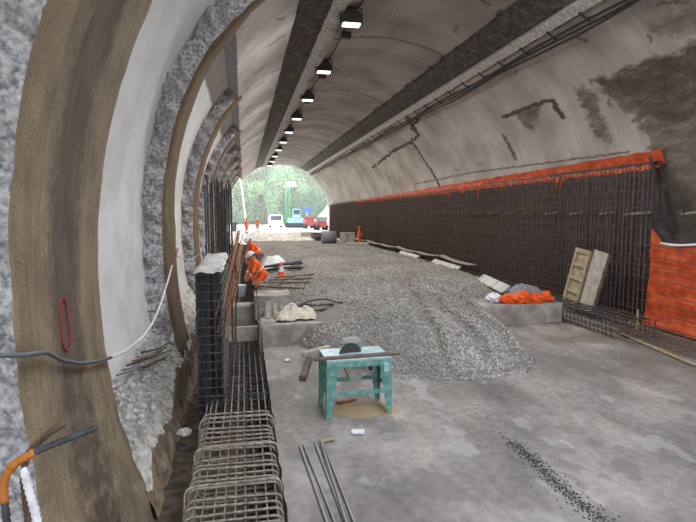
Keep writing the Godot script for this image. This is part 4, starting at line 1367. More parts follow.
func build_left_foreground():
	var bend := rounded_path([Vector3(-0.86, -1.1, -2.2), Vector3(-0.955, 1.97, -2.2), Vector3(-0.86, 2.04, -2.2), Vector3(-0.61, 2.11, -2.25)], 0.08, 6)
	var a := thing("bent_bar", "dark ribbed bar bent over, with orange sleeve, front left corner", "rebar")
	obj("steel", ribbed(bend, 0.0125), M.dark_bar, a)
	var path := []
	for p in bend:
		if p.y > 1.84 and p.x < -0.83: path.append(p)
	path.insert(0, Vector3(-0.951, 1.85, -2.2))
	obj("sleeve", ribbed(path, 0.0145), M.orange_sleeve, a)
	tag(obj("bent_bar", ribbed(rounded_path([Vector3(-0.80, -1.1, -2.32), Vector3(-0.93, 1.95, -2.32), Vector3(-0.86, 2.05, -2.32), Vector3(-0.76, 2.105, -2.34)], 0.08, 6), 0.012), M.rust), "rusty ribbed bar bent over beside the orange sleeved one", "rebar")
	tag(obj("white_bar", ribbed([Vector3(-0.3, -1.1, -2.12), Vector3(-0.845, 2.02, -2.12)], 0.013), M.white_bag), "straight white ribbed bar in the front left corner", "rebar")
	# heap of wire tangle at the foot of the bars
	var st := mb(true)
	tube(st, [Vector3(-2.4, 1.93, -4.2), Vector3(-2.1, 1.94, -4.22), Vector3(-1.85, 1.92, -4.3), Vector3(-1.74, 1.86, -4.5), Vector3(-1.7, 1.79, -4.85), Vector3(-1.7, 1.6, -5.25), Vector3(-1.69, 1.44, -5.7), Vector3(-1.67, 1.29, -6.3), Vector3(-1.66, 1.18, -6.85)], 0.021, 8)
	tag(obj("grey_cable", done(st), M.grey_cable), "grey cable sagging across the near brown rib", "cable")
	st = mb(true)
	var pts := []
	var knots := [Vector3(-1.66, 1.18, -6.85), Vector3(-1.65, 1.06, -7.6), Vector3(-1.64, 0.98, -8.6), Vector3(-1.62, 1.02, -9.6), Vector3(-1.6, 1.25, -10.6), Vector3(-1.58, 1.55, -11.4), Vector3(-1.56, 1.82, -12.0)]
	var c := Curve3D.new()
	for k in knots.size():
		var tg: Vector3 = (knots[mini(k + 1, knots.size() - 1)] - knots[maxi(k - 1, 0)]) / 6.0
		c.add_point(knots[k], -tg, tg)
	tube(st, Array(c.tessellate()), 0.019, 8)
	tag(obj("white_hose", done(st), M.white_hose), "thin white hose hanging before the pale recess on the left", "hose")
	st = mb(true)
	tube(st, [Vector3(-1.56, 1.75, -12.0), Vector3(-1.5, 2.15, -12.6)], 0.02, 6)
	tag(obj("rusty_pin", done(st), M.red_rust), "short rusty pin holding the white hose to the second rib", "pin")
	st = mb(true)
	tube(st, [Vector3(-1.52, 1.98, -12.5), Vector3(-1.3, 1.83, -13.0), Vector3(-1.05, 1.98, -13.2), Vector3(-0.92, 2.35, -13.2)], 0.014, 6)
	tag(obj("white_wire", done(st), M.white_hose), "white wire looping from the second rib to the upright bars", "wire")
	# wires and rods dropped on the rubble sill
	var n := ["palest rod of the bundle on the rubble sill", "lowest rod lying on the rubble sill", "rod nearest the pale recess on the rubble sill", "dark rod crossing the bundle on the rubble sill", "rusty rod crossing the bundle on the rubble sill", "short rod on top of the bundle on the rubble sill", "thin rod at the front of the rubble sill"]
	for k in 7:
		var o := mb(true)
		var j := rng.randf_range(-0.06, 0.06)
		var p0 := Vector3(-1.98 + 0.04 * k, 0.50 + 0.02 * k, -8.1 - 0.18 * k)
		var p1 := Vector3(-1.5 - 0.05 * (k % 4) + j, 0.02 + 0.03 * k + j, -11.7 + 0.5 * (k % 3))
		if k == 5: p1 = p0.lerp(p1, 0.5) + Vector3(0.1, 0.1, 0)
		tube(o, [p0, p0.lerp(p1, 0.5) + Vector3(0.02, -0.02 + j * 0.5, 0), p1], 0.016, 6)
		tag(obj("thin_rod", done(o), [M.white_hose, M.grey_bar, M.grey_bar, M.dark_bar, M.red_rust, M.grey_bar, M.rust][k]), n[k], "rod", "rods dropped on the rubble sill")
	# lumps of broken concrete on the sill
	var m := [lump(1.0, 91, 0.7, 0.4, 5, 8), lump(1.0, 94, 0.8, 0.45, 5, 8), lump(1.0, 97, 0.6, 0.4, 5, 8)]
	var mm := MultiMesh.new()
	mm.transform_format = MultiMesh.TRANSFORM_3D
	mm.use_colors = true
	mm.mesh = m[0]
	mm.instance_count = 900
	for k in 900:
		var z := rng.randf_range(-15.0, -7.2)
		var u := rng.randf()
		var p := lp(lerpf(-2.95, -2.25, u), lerpf(0.02, 0.42, u))
		var r := rng.randf_range(0.012, 0.04) * (0.5 + rng.randf())
		mm.set_instance_transform(k, Transform3D(Basis.from_euler(Vector3(rng.randf() * 6.0, rng.randf() * 6.0, 0)).scaled(Vector3.ONE * r), Vector3(p.x, p.y + 0.04, z)))
		var v := rng.randf_range(0.35, 0.62)
		mm.set_instance_color(k, Color(v, v * 0.98, v * 0.95))
	var mi := MultiMeshInstance3D.new()
	mi.name = "rubble"
	mi.multimesh = mm
	mi.material_override = M.stone
	add_child(mi)
	tag(mi, "pale crumbs of broken concrete strewn on the left sill", "rubble", "", "stuff")
	var o := obj("pale_stone", m[1], M.pale_concrete)
	o.position = Vector3(-0.86, -0.05, -7.3)
	o.scale = Vector3(0.1, 0.07, 0.08)
	tag(o, "single pale stone beside the trench cage at the left", "stone")

# ------------------------------------------------------------------ things on the slab
func build_small_things():
	var rods := [[0.66, -6.42, 0.80, -3.4, "leftmost of the steel rods on the slab"], [0.71, -6.44, 0.88, -3.6, "second steel rod from the left on the slab"], [0.86, -6.5, 0.95, -3.5, "middle rod of those lying on the slab"], [0.935, -6.46, 0.90, -3.3, "steel rod crossing the others on the slab"], [0.965, -6.44, 1.02, -3.5, "rightmost of the steel rods on the slab"]]
	for k in 5:
		var r: Array = rods[k]
		var y := 0.016 if k != 3 else 0.045
		var o := obj("steel_rod", ribbed([Vector3(r[0], y, r[1]), Vector3((r[0] + r[2]) * 0.5, y, (r[1] + r[3]) * 0.5), Vector3(r[2], y, r[3])], 0.011), M.steel)
		tag(o, r[4], "rod", "steel rods lying on the slab")
	var cuts := [[Vector3(1.03, 0.025, -6.5), Vector3(0.2, 0.05, 0.07), 0.15, "wood", "pale wooden offcut at the head of the steel rods"], [Vector3(1.47, 0.03, -6.65), Vector3(0.19, 0.06, 0.09), -0.25, "white_bag", "white block lying on the slab before the saw bench"], [Vector3(0.82, 0.025, -10.3), Vector3(0.11, 0.05, 0.1), 0.5, "white_bag", "small white scrap on the slab left of the saw bench"]]
	for c in cuts:
		block("offcut", c[1], c[0], M[c[3]], c[4], "offcut", c[2])
	var tim := block("timber", Vector3(0.12, 0.1, 1.2), Vector3(1.12, 0.05, -9.6), M.old_wood, "dark timber lying on the slab left of the saw bench", "timber", -0.22)
	tim = block("timber", Vector3(0.75, 0.12, 0.12), Vector3(1.42, 0.16, -10.35), M.grey_wood, "paler timber resting across the dark one by the gravel", "timber", 0.62)
	# things by the workers
	var cone := thing("traffic_cone", "orange and white traffic cone beside the crouching workers", "traffic cone", Vector3(1.28, fill(1.28, -18.2) - 0.02, -18.2))
	cone.scale = Vector3.ONE * 0.85
	var st := mb(true)
	lathe(st, [Vector2(0.15, 0.03), Vector2(0.115, 0.2)], 16)
	obj("cone_body", done(st), M.orange_cloth, cone)
	st = mb(true)
	lathe(st, [Vector2(0.115, 0.2), Vector2(0.07, 0.42)], 16)
	obj("white_collar", done(st), M.white_bag, cone)
	st = mb(true)
	lathe(st, [Vector2(0.07, 0.42), Vector2(0.03, 0.6), Vector2(0.0, 0.61)], 16)
	obj("cone_tip", done(st), M.orange_cloth, cone)
	st = mb(false)
	box(st, Vector3(0.4, 0.035, 0.4), Vector3(0, 0.018, 0), Basis.IDENTITY, 0.008)
	obj("base", done(st), M.orange_cloth, cone)
	st = mb(true)
	grid(st, 20, 20, func(i: int, j: int):
		var u := i / 20.0
		var v := j / 20.0
		var h := sin(PI * u) * sin(PI * v)
		return Vector3(0.62 + 1.25 * u, fill(1.0, -20.5) + 0.02 + 0.5 * pow(h, 0.8) * (1.3 - 0.7 * u) + 0.2 * rough.get_noise_2d(u * 3.0, v * 3.0) * h, -20.0 - 1.3 * v), null, true)
	tag(obj("white_tarpaulin", done(st), M.white_bag), "heap covered by white tarpaulin behind the kneeling worker", "tarpaulin")
	for k in 6:
		var p := mb(true)
		var y := fill(1.4, -19.6) + 0.08 + 0.09 * (k / 3)
		tube(p, [Vector3(0.75 + 0.1 * (k % 3), y, -19.2 - 0.14 * k), Vector3(1.4, y + 0.05, -19.5 - 0.14 * k), Vector3(2.1 + 0.12 * (k % 2), y + 0.02 * k, -19.6 - 0.16 * k)], 0.045, 7)
		tag(obj("dark_pipe", done(p), M.dark_bar if k % 2 else M.black), "dark pipe in the pile right of the kneeling worker, %s" % ["front bottom", "front middle", "rear bottom", "front top", "middle top", "rear top"][k], "pipe", "dark pipes beside the workers")
	for k in 4:
		var b := mb(false)
		box(b, Vector3(0.14, 0.04, 1.5), Vector3.ZERO, Basis.IDENTITY, 0.005)
		var o := obj("loose_board", done(b), M.old_wood if k % 2 else M.rust)
		var z := -15.6 - 0.75 * k
		o.transform = Transform3D(Basis(Vector3.UP, 1.1 + 0.3 * k), Vector3(1.1 + 0.2 * k, fill(1.3, z) + 0.06, z))
		tag(o, "dark board lying on the fill before the workers, %s from the camera" % ["first", "second", "third", "fourth"][k], "board", "loose boards before the workers")
	var bucket := thing("white_bucket", "white bucket in the trench beside the kneeling worker", "bucket", Vector3(-0.12, 0.25, -17.2))
	st = mb(true)
	lathe(st, [Vector2(0.0, 0.0), Vector2(0.15, 0.0), Vector2(0.19, 0.36), Vector2(0.2, 0.38), Vector2(0.18, 0.38), Vector2(0.14, 0.04), Vector2(0.0, 0.03)], 18)
	obj("bucket_body", done(st), M.white_bag, bucket)
	st = mb(true)
	var hp := []
	for k in 11: hp.append(Vector3(0.19 * cos(PI * k / 10.0), 0.37 + 0.12 * sin(PI * k / 10.0), 0.05))
	tube(st, hp, 0.006, 5)
	obj("handle", done(st), M.dark_bar, bucket)
	# blocks and slabs stacked in the right half further back
	var stacks := [[7.4, -37.0, 1.0, 0.75, 0.9, "concrete", "grey concrete block standing by the far bar wall"], [6.3, -40.5, 1.6, 0.35, 0.8, "dark_bar", "low dark stack of steel left of the far concrete block"], [7.6, -34.5, 1.5, 0.18, 0.5, "grey_wood", "flat pale slab lying before the far concrete block"], [6.6, -44.0, 1.8, 0.5, 1.0, "old_wood", "dark crate on the fill near the far portal"], [6.2, -50.0, 1.6, 0.4, 1.0, "grey_wood", "pale crate on the fill near the far portal"]]
	for s in stacks:
		block("stacked_block", Vector3(s[2], s[3], s[4]), Vector3(s[0], fill(minf(s[0], 8.2), s[1]) + s[3] * 0.5, s[1]), M[s[5]], s[6], "block", 0.15 * sin(s[0] * 9.0))
	var roll := mb(true)
	lathe(roll, [Vector2(0.16, -0.5), Vector2(0.45, -0.5), Vector2(0.45, 0.5), Vector2(0.16, 0.5), Vector2(0.16, -0.5)], 20, Transform3D(Basis(Vector3.BACK, PI * 0.5), Vector3(6.0, fill(6.0, -36.8) + 0.44, -36.8)))
	tag(obj("membrane_roll", done(roll), M.grey_cloth), "grey roll of membrane lying by the far concrete block", "roll")

# ------------------------------------------------------------------ people
# bones: [joint a, joint b, radius a, radius b, colour]; one continuous skin by smooth minimum and surface nets
func skin(bones: Array, cell: float) -> ArrayMesh:
	var lo := Vector3.ONE * 1e9
	var hi := Vector3.ONE * -1e9
	for b in bones:
		var m := maxf(b[2], b[3]) + cell * 3.0
		lo = lo.min(b[0] - Vector3.ONE * m).min(b[1] - Vector3.ONE * m)
		hi = hi.max(b[0] + Vector3.ONE * m).max(b[1] + Vector3.ONE * m)
	var nx := int((hi.x - lo.x) / cell) + 2
	var ny := int((hi.y - lo.y) / cell) + 2
	var nz := int((hi.z - lo.z) / cell) + 2
	var f := PackedFloat32Array()
	f.resize(nx * ny * nz)
	f.fill(1.0)
	var best := PackedFloat32Array()
	best.resize(nx * ny * nz)
	best.fill(9.0)
	var who := PackedInt32Array()
	who.resize(nx * ny * nz)
	for n in bones.size():
		var a: Vector3 = bones[n][0]
		var b: Vector3 = bones[n][1]
		var ra: float = bones[n][2]
		var rb: float = bones[n][3]
		var m := maxf(ra, rb) + cell * 2.5
		var p0 := ((a.min(b) - Vector3.ONE * m - lo) / cell).floor()
		var p1 := ((a.max(b) + Vector3.ONE * m - lo) / cell).ceil()
		var ab := b - a
		var l2 := maxf(ab.length_squared(), 1e-8)
		for x in range(maxi(0, int(p0.x)), mini(nx, int(p1.x) + 1)):
			for y in range(maxi(0, int(p0.y)), mini(ny, int(p1.y) + 1)):
				for z in range(maxi(0, int(p0.z)), mini(nz, int(p1.z) + 1)):
					var p := lo + Vector3(x, y, z) * cell
					var t := clampf((p - a).dot(ab) / l2, 0.0, 1.0)
					var d := p.distance_to(a + ab * t) - lerpf(ra, rb, t)
					var i := (x * ny + y) * nz + z
					if d < best[i]:
						best[i] = d
						who[i] = n
					var h := clampf(0.5 + 0.5 * (f[i] - d) / 0.035, 0.0, 1.0)
					f[i] = lerpf(f[i], d, h) - 0.035 * h * (1.0 - h)
	var st := mb(true)
	var vert := {}
	for x in nx - 1:
		for y in ny - 1:
			for z in nz - 1:
				var i := (x * ny + y) * nz + z
				var cs := [i, i + 1, i + nz, i + nz + 1, i + ny * nz, i + ny * nz + 1, i + ny * nz + nz, i + ny * nz + nz + 1]
				var neg := 0
				for q in cs:
					if f[q] < 0.0: neg += 1
				if neg == 0 or neg == 8: continue
				var sum := Vector3.ZERO
				var cnt := 0
				for e in [[0, 1], [2, 3], [4, 5], [6, 7], [0, 2], [1, 3], [4, 6], [5, 7], [0, 4], [1, 5], [2, 6], [3, 7]]:
					var fa := f[cs[e[0]]]
					var fb := f[cs[e[1]]]
					if (fa < 0.0) == (fb < 0.0): continue
					var t := fa / (fa - fb)
					var pa := Vector3(e[0] >> 2 & 1, e[0] >> 1 & 1, e[0] & 1)
					var pb := Vector3(e[1] >> 2 & 1, e[1] >> 1 & 1, e[1] & 1)
					sum += pa.lerp(pb, t)
					cnt += 1
				vert[i] = [lo + (Vector3(x, y, z) + sum / cnt) * cell, bones[who[i]][4]]
	var face := func(a: int, b: int, c: int, d: int, turn: bool):
		if not (vert.has(a) and vert.has(b) and vert.has(c) and vert.has(d)): return
		var q := [a, b, c, d]
		if turn: q.reverse()
		for k in [0, 1, 2, 0, 2, 3]:
			st.set_color(vert[q[k]][1])
			st.add_vertex(vert[q[k]][0])
	var sx := ny * nz
	for i in vert:
		if i - sx - nz - 1 < 0: continue
		if (f[i] < 0.0) != (f[i + 1] < 0.0): face.call(i, i - nz, i - nz - sx, i - sx, f[i] < 0.0)
		if (f[i] < 0.0) != (f[i + nz] < 0.0): face.call(i, i - sx, i - sx - 1, i - 1, f[i] < 0.0)
		if (f[i] < 0.0) != (f[i + sx] < 0.0): face.call(i, i - 1, i - 1 - nz, i - nz, f[i] < 0.0)
	st.generate_normals()
	return st.commit()

# J holds the joints, seen with the person facing -x
func person(label: String, at: Vector3, turn: float, J: Dictionary, trousers: Color, helmet: Material, cell := 0.02):
	var t := thing("person", label, "person", at, turn)
	var vest := Color(0.88, 0.13, 0.015)
	var strip := Color(0.75, 0.76, 0.68)
	var skin_c := Color(0.46, 0.24, 0.15)
	var boot := Color(0.03, 0.028, 0.025)
	var hair := Color(0.03, 0.02, 0.015)
	var b := []
	var chest: Vector3 = J.chest
	var pelvis: Vector3 = J.pelvis
	var head: Vector3 = J.head
	var neck: Vector3 = J.neck
	var mid := chest.lerp(pelvis, 0.5)
	var side := Vector3(0, 0, 1)
	b.append([pelvis + side * 0.07, pelvis - side * 0.07, 0.135, 0.135, trousers])
	b.append([mid + side * 0.05, mid - side * 0.05, 0.135, 0.135, strip])
	b.append([mid.lerp(pelvis, 0.35) + side * 0.06, mid.lerp(pelvis, 0.35) - side * 0.06, 0.135, 0.135, vest])
	b.append([mid.lerp(chest, 0.4) + side * 0.06, mid.lerp(chest, 0.4) - side * 0.06, 0.14, 0.14, vest])
	b.append([chest + side * 0.1, chest - side * 0.1, 0.13, 0.13, vest])
	b.append([chest, neck, 0.09, 0.06, vest])
	b.append([neck, head, 0.055, 0.06, skin_c])
	var fw: Vector3 = J.face
	var upv := (head - neck).normalized()
	b.append([head - upv * 0.02, head + upv * 0.05, 0.088, 0.095, skin_c])
	b.append([head + fw * 0.05 - upv * 0.06, head + fw * 0.03, 0.05, 0.07, skin_c])
	b.append([head + fw * 0.1 - upv * 0.02, head + fw * 0.112 - upv * 0.035, 0.014, 0.018, skin_c])
	b.append([head - fw * 0.05, head - fw * 0.05 + upv * 0.05, 0.085, 0.09, hair])
	for s in [-1, 1]:
		var q := "l" if s < 0 else "r"
		b.append([head + side * 0.088 * s, head + side * 0.098 * s + upv * 0.03, 0.02, 0.022, skin_c])
		var sh: Vector3 = chest + (neck - chest) * 0.35 + side * 0.19 * s
		var el: Vector3 = J["elbow_" + q]
		var ha: Vector3 = J["hand_" + q]
		b.append([chest + side * 0.1 * s, sh, 0.1, 0.075, vest])
		b.append([sh, el, 0.072, 0.055, vest])
		b.append([el, el.lerp(ha, 0.85), 0.055, 0.042, vest])
		b.append([el.lerp(ha, 0.42), el.lerp(ha, 0.55), 0.052, 0.05, strip])
		b.append([el.lerp(ha, 0.9), ha, 0.036, 0.04, skin_c])
		# palm and five fingers
		var dir := (ha - el).normalized()
		var wide := dir.cross(fw).normalized()
		if wide.length() < 0.5: wide = side
		for k in 4:
			var root := ha + dir * 0.03 + wide * (0.022 * (k - 1.5))
			var knuckle := root + dir * (0.045 - 0.005 * absf(k - 1.3))
			b.append([root, knuckle, 0.011, 0.010, skin_c])
			b.append([knuckle, knuckle + dir * 0.02 + fw * 0.022, 0.010, 0.009, skin_c])
		b.append([ha - dir * 0.01 + wide * 0.03 * s, ha + dir * 0.03 + wide * 0.062 * s + fw * 0.01, 0.012, 0.010, skin_c])
		var hip: Vector3 = pelvis + side * 0.095 * s
		var kn: Vector3 = J["knee_" + q]
		var an: Vector3 = J["ankle_" + q]
		b.append([hip, kn, 0.1, 0.07, trousers])
		b.append([kn, an, 0.068, 0.05, trousers])
		b.append([kn.lerp(an, 0.5), kn.lerp(an, 0.62), 0.064, 0.062, strip])
		b.append([an, J["toe_" + q], 0.055, 0.045, boot])
	obj("body", skin(b, cell), M.person, t)
	# helmet: a dome with a brim
	var st := mb(true)
	var z := side
	var y := upv
	var xf := Transform3D(Basis((y.cross(z)).normalized(), y, z), head + upv * 0.055)
	lathe(st, [Vector2(0.16, -0.012), Vector2(0.165, 0.0), Vector2(0.128, 0.012), Vector2(0.12, 0.06), Vector2(0.085, 0.105), Vector2(0.04, 0.125), Vector2(0.0, 0.13)], 18, xf)
	obj("helmet", done(st), helmet, t)
	return t

func build_people():
	var orange := Color(0.85, 0.12, 0.02)
	var grey := Color(0.13, 0.13, 0.14)
	var y1 := 0.45
	person("person in orange work suit and white helmet kneeling beside the trench", Vector3(0.46, y1, -17.4), 0.15, {
		"pelvis": Vector3(0.17, 0.5, 0), "chest": Vector3(-0.08, 0.84, 0), "neck": Vector3(-0.15, 1.0, 0), "head": Vector3(-0.22, 1.1, 0), "face": Vector3(-0.8, -0.6, 0).normalized(),
		"elbow_l": Vector3(-0.26, 0.66, -0.27), "hand_l": Vector3(-0.38, 0.42, -0.16), "elbow_r": Vector3(-0.2, 0.62, 0.28), "hand_r": Vector3(-0.36, 0.38, 0.14),
		"knee_l": Vector3(-0.16, 0.33, -0.14), "ankle_l": Vector3(-0.06, 0.06, -0.13), "toe_l": Vector3(-0.2, 0.045, -0.14),
		"knee_r": Vector3(-0.1, 0.09, 0.15), "ankle_r": Vector3(0.32, 0.08, 0.14), "toe_r": Vector3(0.38, 0.06, 0.14)}, orange, M.white_bag)
	person("person in orange jacket and white helmet bending behind the kneeling one", Vector3(0.42, 0.52, -20.2), 0.3, {
		"pelvis": Vector3(0.2, 0.86, 0), "chest": Vector3(-0.08, 1.16, 0), "neck": Vector3(-0.16, 1.3, 0), "head": Vector3(-0.25, 1.38, 0), "face": Vector3(-0.7, -0.7, 0).normalized(),
		"elbow_l": Vector3(-0.24, 0.9, -0.25), "hand_l": Vector3(-0.3, 0.62, -0.14), "elbow_r": Vector3(-0.2, 0.88, 0.27), "hand_r": Vector3(-0.28, 0.6, 0.12),
		"knee_l": Vector3(0.02, 0.46, -0.12), "ankle_l": Vector3(0.16, 0.08, -0.14), "toe_l": Vector3(0.02, 0.05, -0.16),
		"knee_r": Vector3(0.06, 0.46, 0.13), "ankle_r": Vector3(0.22, 0.08, 0.16), "toe_r": Vector3(0.08, 0.05, 0.17)}, grey, M.white_bag)
	var stand := {
		"pelvis": Vector3(0, 0.92, 0), "chest": Vector3(-0.02, 1.3, 0), "neck": Vector3(-0.02, 1.46, 0), "head": Vector3(-0.04, 1.6, 0), "face": Vector3(-1, -0.1, 0).normalized(),
		"elbow_l": Vector3(0.02, 1.08, -0.28), "hand_l": Vector3(-0.12, 0.86, -0.26), "elbow_r": Vector3(0.03, 1.08, 0.28), "hand_r": Vector3(-0.16, 0.92, 0.22),
		"knee_l": Vector3(-0.04, 0.5, -0.11), "ankle_l": Vector3(0.02, 0.08, -0.12), "toe_l": Vector3(-0.14, 0.045, -0.14),
		"knee_r": Vector3(0.0, 0.5, 0.11), "ankle_r": Vector3(0.08, 0.08, 0.13), "toe_r": Vector3(-0.08, 0.045, 0.16)}
	person("person in orange standing far back before the bar wall", Vector3(9.45, 0.02, -42.0), -0.6, stand, orange, M.orange_cloth, 0.03)
	person("person in orange standing at the left of the far portal", Vector3(0.35, 0.5, -61.5), 2.2, stand, orange, M.orange_cloth, 0.03)
	person("person in orange vest and grey trousers outside the far portal", Vector3(1.75, 0.48, -66.0), 0.9, stand, grey, M.white_bag, 0.03)

# ------------------------------------------------------------------ outside the far portal
func tree(label: String, at: Vector3, h: float, w: float, leaf: Material, seed_value: int):
	var r := RandomNumberGenerator.new()
	r.seed = seed_value
	var t := thing("tree", label, "tree", at, 0.0, "trees on the slope outside")
	var st := mb(true)
	tube(st, [Vector3.ZERO, Vector3(0.1, h * 0.3, 0), Vector3(-0.1, h * 0.62, 0.1), Vector3(0, h * 0.85, 0)], [w * 0.055, w * 0.045, w * 0.03, w * 0.01], 7)
	for k in 5:
		var a := r.randf() * TAU
		var y := h * r.randf_range(0.35, 0.65)
		tube(st, [Vector3(0, y, 0), Vector3(cos(a) * w * 0.2, y + h * 0.1, sin(a) * w * 0.2), Vector3(cos(a) * w * 0.36, y + h * 0.2, sin(a) * w * 0.36)], [w * 0.025, w * 0.018, w * 0.006], 5)
	obj("trunk", done(st), M.trunk, t)
	st = mb(false)
	for k in 24:                                          # clumps of leaves
		var a := r.randf() * TAU
		var v := r.randf_range(-1.0, 1.0)
		var c := Vector3(cos(a) * w * 0.34 * sqrt(1.0 - v * v * 0.8), h * (0.5 + 0.42 * v), sin(a) * w * 0.34 * sqrt(1.0 - v * v * 0.8))
		var cr := w * r.randf_range(0.14, 0.24)
		for n in 130:
			var d := Vector3(r.randfn(), r.randfn(), r.randfn()).normalized()
			var p := c + d * cr * r.randf_range(0.7, 1.1)
			var s := r.randf_range(0.16, 0.34)
			var u := Vector3(r.randfn(), r.randfn(), r.randfn()).normalized()
			var q := u.cross(d).normalized()
			u = q.cross(d).lerp(d, 0.4).normalized()
			quad(st, p - u * s, p + q * s * 0.55, p + u * s, p - q * s * 0.55)
	obj("crown", done(st), leaf, t)

func build_outside():
	var looks := ["round", "tall", "dark", "pale", "bushy", "slender", "dense", "broad", "loose", "small", "light", "deep green"]
	var spots := [[-1.5, -112, 13, 9], [4, -109, 12, 8], [9.5, -113, 15, 10], [16, -110, 12, 9], [0.5, -121, 20, 10], [7, -123, 23, 11], [14, -122, 21, 10], [21, -119, 17, 9], [3.5, -134, 30, 12], [11, -135, 33, 12], [19, -133, 29, 12], [-6, -118, 17, 10]]
	for k in spots.size():
		var s: Array = spots[k]
		var t: float = clampf((-112.0 - s[1]) / 53.0, 0, 1)
		var row := "front" if s[1] > -115 else ("middle" if s[1] > -128 else "rear")
		tree("%s tree in the %s row on the slope outside" % [looks[k], row], Vector3(s[0], 0.2 + 30.0 * pow(t, 0.8) * (1.0 if t > 0 else 0.0), s[1]), s[2] * 0.75, s[3], M.leaf[k % 6], 200 + k)
	# drilling rig: tracks, cab, lattice mast with pale head
	var rig := thing("drilling_rig", "green drilling rig with upright lattice mast outside the portal", "drilling rig", Vector3(8.3, 0.45, -86.0))
	for s in [-1, 1]:
		var st := mb(true)
		extrude(st, PackedVector2Array([Vector2(-1.4, 0.0), Vector2(1.4, 0.0), Vector2(1.65, 0.35), Vector2(1.4, 0.7), Vector2(-1.4, 0.7), Vector2(-1.65, 0.35)]), 0.5, Transform3D(Basis.IDENTITY, Vector3(0, 0, 0.8 * s)))
		obj("track", done(st), M.rubber, rig)
	var st := mb(false)
	box(st, Vector3(2.6, 0.9, 1.7), Vector3(0.1, 1.15, 0), Basis.IDENTITY, 0.08)
	obj("body", done(st), M.cyan_paint, rig)
	st = mb(false)
	box(st, Vector3(1.25, 1.5, 1.1), Vector3(0.25, 2.3, 0.5), Basis.IDENTITY, 0.1)
	var cab := obj("cab", done(st), M.cyan_paint, rig)
	st = mb(false)
	box(st, Vector3(1.0, 0.75, 0.05), Vector3(0.25, 2.55, 1.06), Basis.IDENTITY, 0.01)
	obj("window", done(st), M.glass, cab)
	var mast := mb(true)
	for s in [[-0.3, -0.3], [0.3, -0.3], [0.3, 0.3], [-0.3, 0.3]]:
		tube(mast, [Vector3(-1.1 + s[0], 0.5, 0.3 + s[1]), Vector3(-1.1 + s[0], 7.2, 0.3 + s[1])], 0.08, 5)
	for k in 11:
		var y := 0.7 + 0.6 * k
		tube(mast, [Vector3(-1.4, y, 0.6), Vector3(-0.8, y + 0.6, 0.6)], 0.045, 4)
		tube(mast, [Vector3(-1.4, y + 0.6, 0.6), Vector3(-0.8, y + 0.6, 0.6)], 0.045, 4)
		tube(mast, [Vector3(-0.8, y, 0.6), Vector3(-0.8, y + 0.6, 0.0)], 0.045, 4)
	obj("mast", done(mast), M.green_paint, rig)
	st = mb(false)
	box(st, Vector3(1.5, 0.7, 0.9), Vector3(-0.6, 7.1, 0.3), Basis.IDENTITY, 0.06)
	box(st, Vector3(2.3, 0.12, 0.7), Vector3(-0.6, 6.7, 0.3), Basis.IDENTITY, 0.03)
	obj("mast_head", done(st), M.white_paint, rig)
	# white van
	var van := thing("white_van", "white van parked left of the drilling rig outside", "van", Vector3(5.3, 0.45, -88.0))
	st = mb(false)
	extrude(st, PackedVector2Array([Vector2(-1.1, 0.35), Vector2(1.1, 0.35), Vector2(1.1, 1.0), Vector2(0.95, 2.1), Vector2(-0.95, 2.1), Vector2(-1.1, 1.0)]), 4.4)
	obj("body", done(st), M.white_paint, van)
	st = mb(false)
	box(st, Vector3(1.7, 0.75, 0.04), Vector3(0, 1.55, 2.21), Basis.IDENTITY, 0.01)
	obj("windscreen", done(st), M.glass, van)
	for s in [[-0.9, 1.4], [0.9, 1.4], [-0.9, -1.4], [0.9, -1.4]]:
		st = mb(true)
		lathe(st, [Vector2(0.0, -0.12), Vector2(0.36, -0.12), Vector2(0.38, 0.0), Vector2(0.36, 0.12), Vector2(0.0, 0.12)], 16, Transform3D(Basis(Vector3.BACK, PI * 0.5), Vector3(s[0], 0.38, s[1])))
		obj("wheel", done(st), M.rubber, van)
	# two small red machines
	for k in 2:
		var m := thing("red_dumper", ["small dark red dumper right of the drilling rig outside", "red dumper with grey load by the right of portal"][k], "dumper", Vector3([9.9, 10.6][k], 0.45, [-80.0, -72.0][k]), 0.2, "red machines outside")
		st = mb(false)
		box(st, Vector3(1.3, 0.9, 1.8), Vector3(0, 0.85, 0), Basis.IDENTITY, 0.1)
		obj("body", done(st), M.machine_red, m)
		st = mb(false)
		extrude(st, PackedVector2Array([Vector2(-0.5, 1.25), Vector2(0.5, 1.25), Vector2(0.75, 1.85), Vector2(-0.75, 1.85)]), 1.2, Transform3D(Basis.IDENTITY, Vector3(0, 0, 0.3)))
		obj("skip", done(st), M.machine_red if k == 0 else M.grey_cloth, m)
		for s in [[-0.6, 0.6], [0.6, 0.6], [-0.6, -0.6], [0.6, -0.6]]:
			st = mb(true)
			lathe(st, [Vector2(0.0, -0.14), Vector2(0.4, -0.14), Vector2(0.42, 0.0), Vector2(0.4, 0.14), Vector2(0.0, 0.14)], 14, Transform3D(Basis(Vector3.BACK, PI * 0.5), Vector3(s[0], 0.42, s[1])))
			obj("wheel", done(st), M.rubber, m)
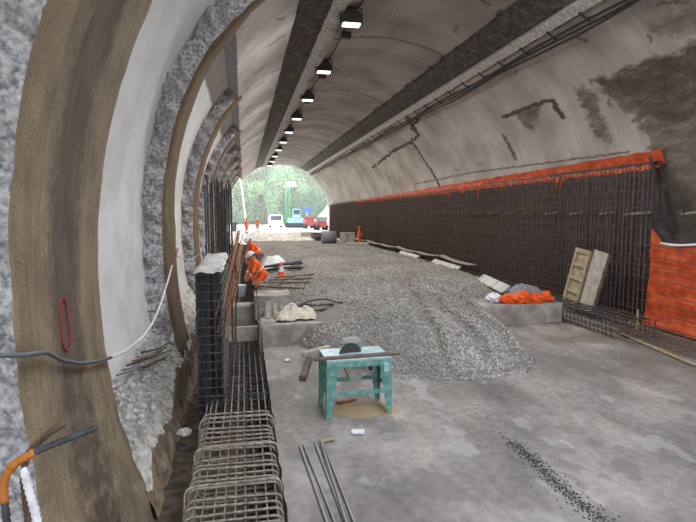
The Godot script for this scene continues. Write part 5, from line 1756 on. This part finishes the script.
	# blue sign on a post
	var sg := thing("blue_sign", "small blue sign on post between the machines outside", "sign", Vector3(10.1, 0.45, -84.0))
	st = mb(true)
	tube(st, [Vector3.ZERO, Vector3(0, 3.2, 0)], 0.06, 8)
	obj("post", done(st), M.white_paint, sg)
	st = mb(false)
	box(st, Vector3(1.3, 0.8, 0.05), Vector3(0, 2.9, 0.06), Basis.IDENTITY, 0.01)
	obj("plate", done(st), M.blue_sign, sg)
	# leaning white pole at the left of the portal
	st = mb(true)
	tube(st, [Vector3(0.55, 0.4, -72.0), Vector3(-0.15, 6.6, -72.0), Vector3(-0.5, 8.4, -72.0)], [0.14, 0.12, 0.1], 8)
	tag(obj("leaning_pole", done(st), M.white_paint), "tall white pole leaning at the left of the portal", "pole")
	# pale retaining slope at the right of the portal
	st = mb(true)
	grid(st, 12, 16, func(i: int, j: int):
		var u := i / 12.0
		var v := j / 16.0
		return Vector3(13.2 + 7.0 * v + 0.3 * rough.get_noise_2d(u * 3.0, v * 5.0), 0.3 + 8.5 * v, lerpf(-70.0, -104.0, u)))
	struct("ground_bank", done(st), M.yard, "pale cut bank at the right outside the portal")
	for k in 5:
		var f := thing("barrier", "grey site barrier left of the far portal, %s from the wall" % ["first", "second", "third", "fourth", "fifth"][k], "barrier", Vector3(-1.2 + 0.02 * k, 0.42, -69.0 - 1.6 * k), 1.35, "site barriers outside")
		for s in 6: bar("upright", Vector3(-0.75 + 0.3 * s, 0, 0), Vector3(-0.75 + 0.3 * s, 1.15, 0), 0.025, M.dark_bar, f)
		for y in [0.15, 1.15]: bar("rail", Vector3(-0.78, y, 0), Vector3(0.78, y, 0), 0.03, M.dark_bar, f)
	# dusty air over the yard
	var haze := FogVolume.new()
	haze.name = "yard_haze"
	haze.size = Vector3(60, 30, 50)
	haze.position = Vector3(7, 14, -98)
	var fm := FogMaterial.new()
	fm.density = 0.006
	fm.albedo = Color(1, 1, 1)
	haze.material = fm
	add_child(haze)
	tag(haze, "pale dusty haze over the yard outside the far portal", "haze", "", "stuff")
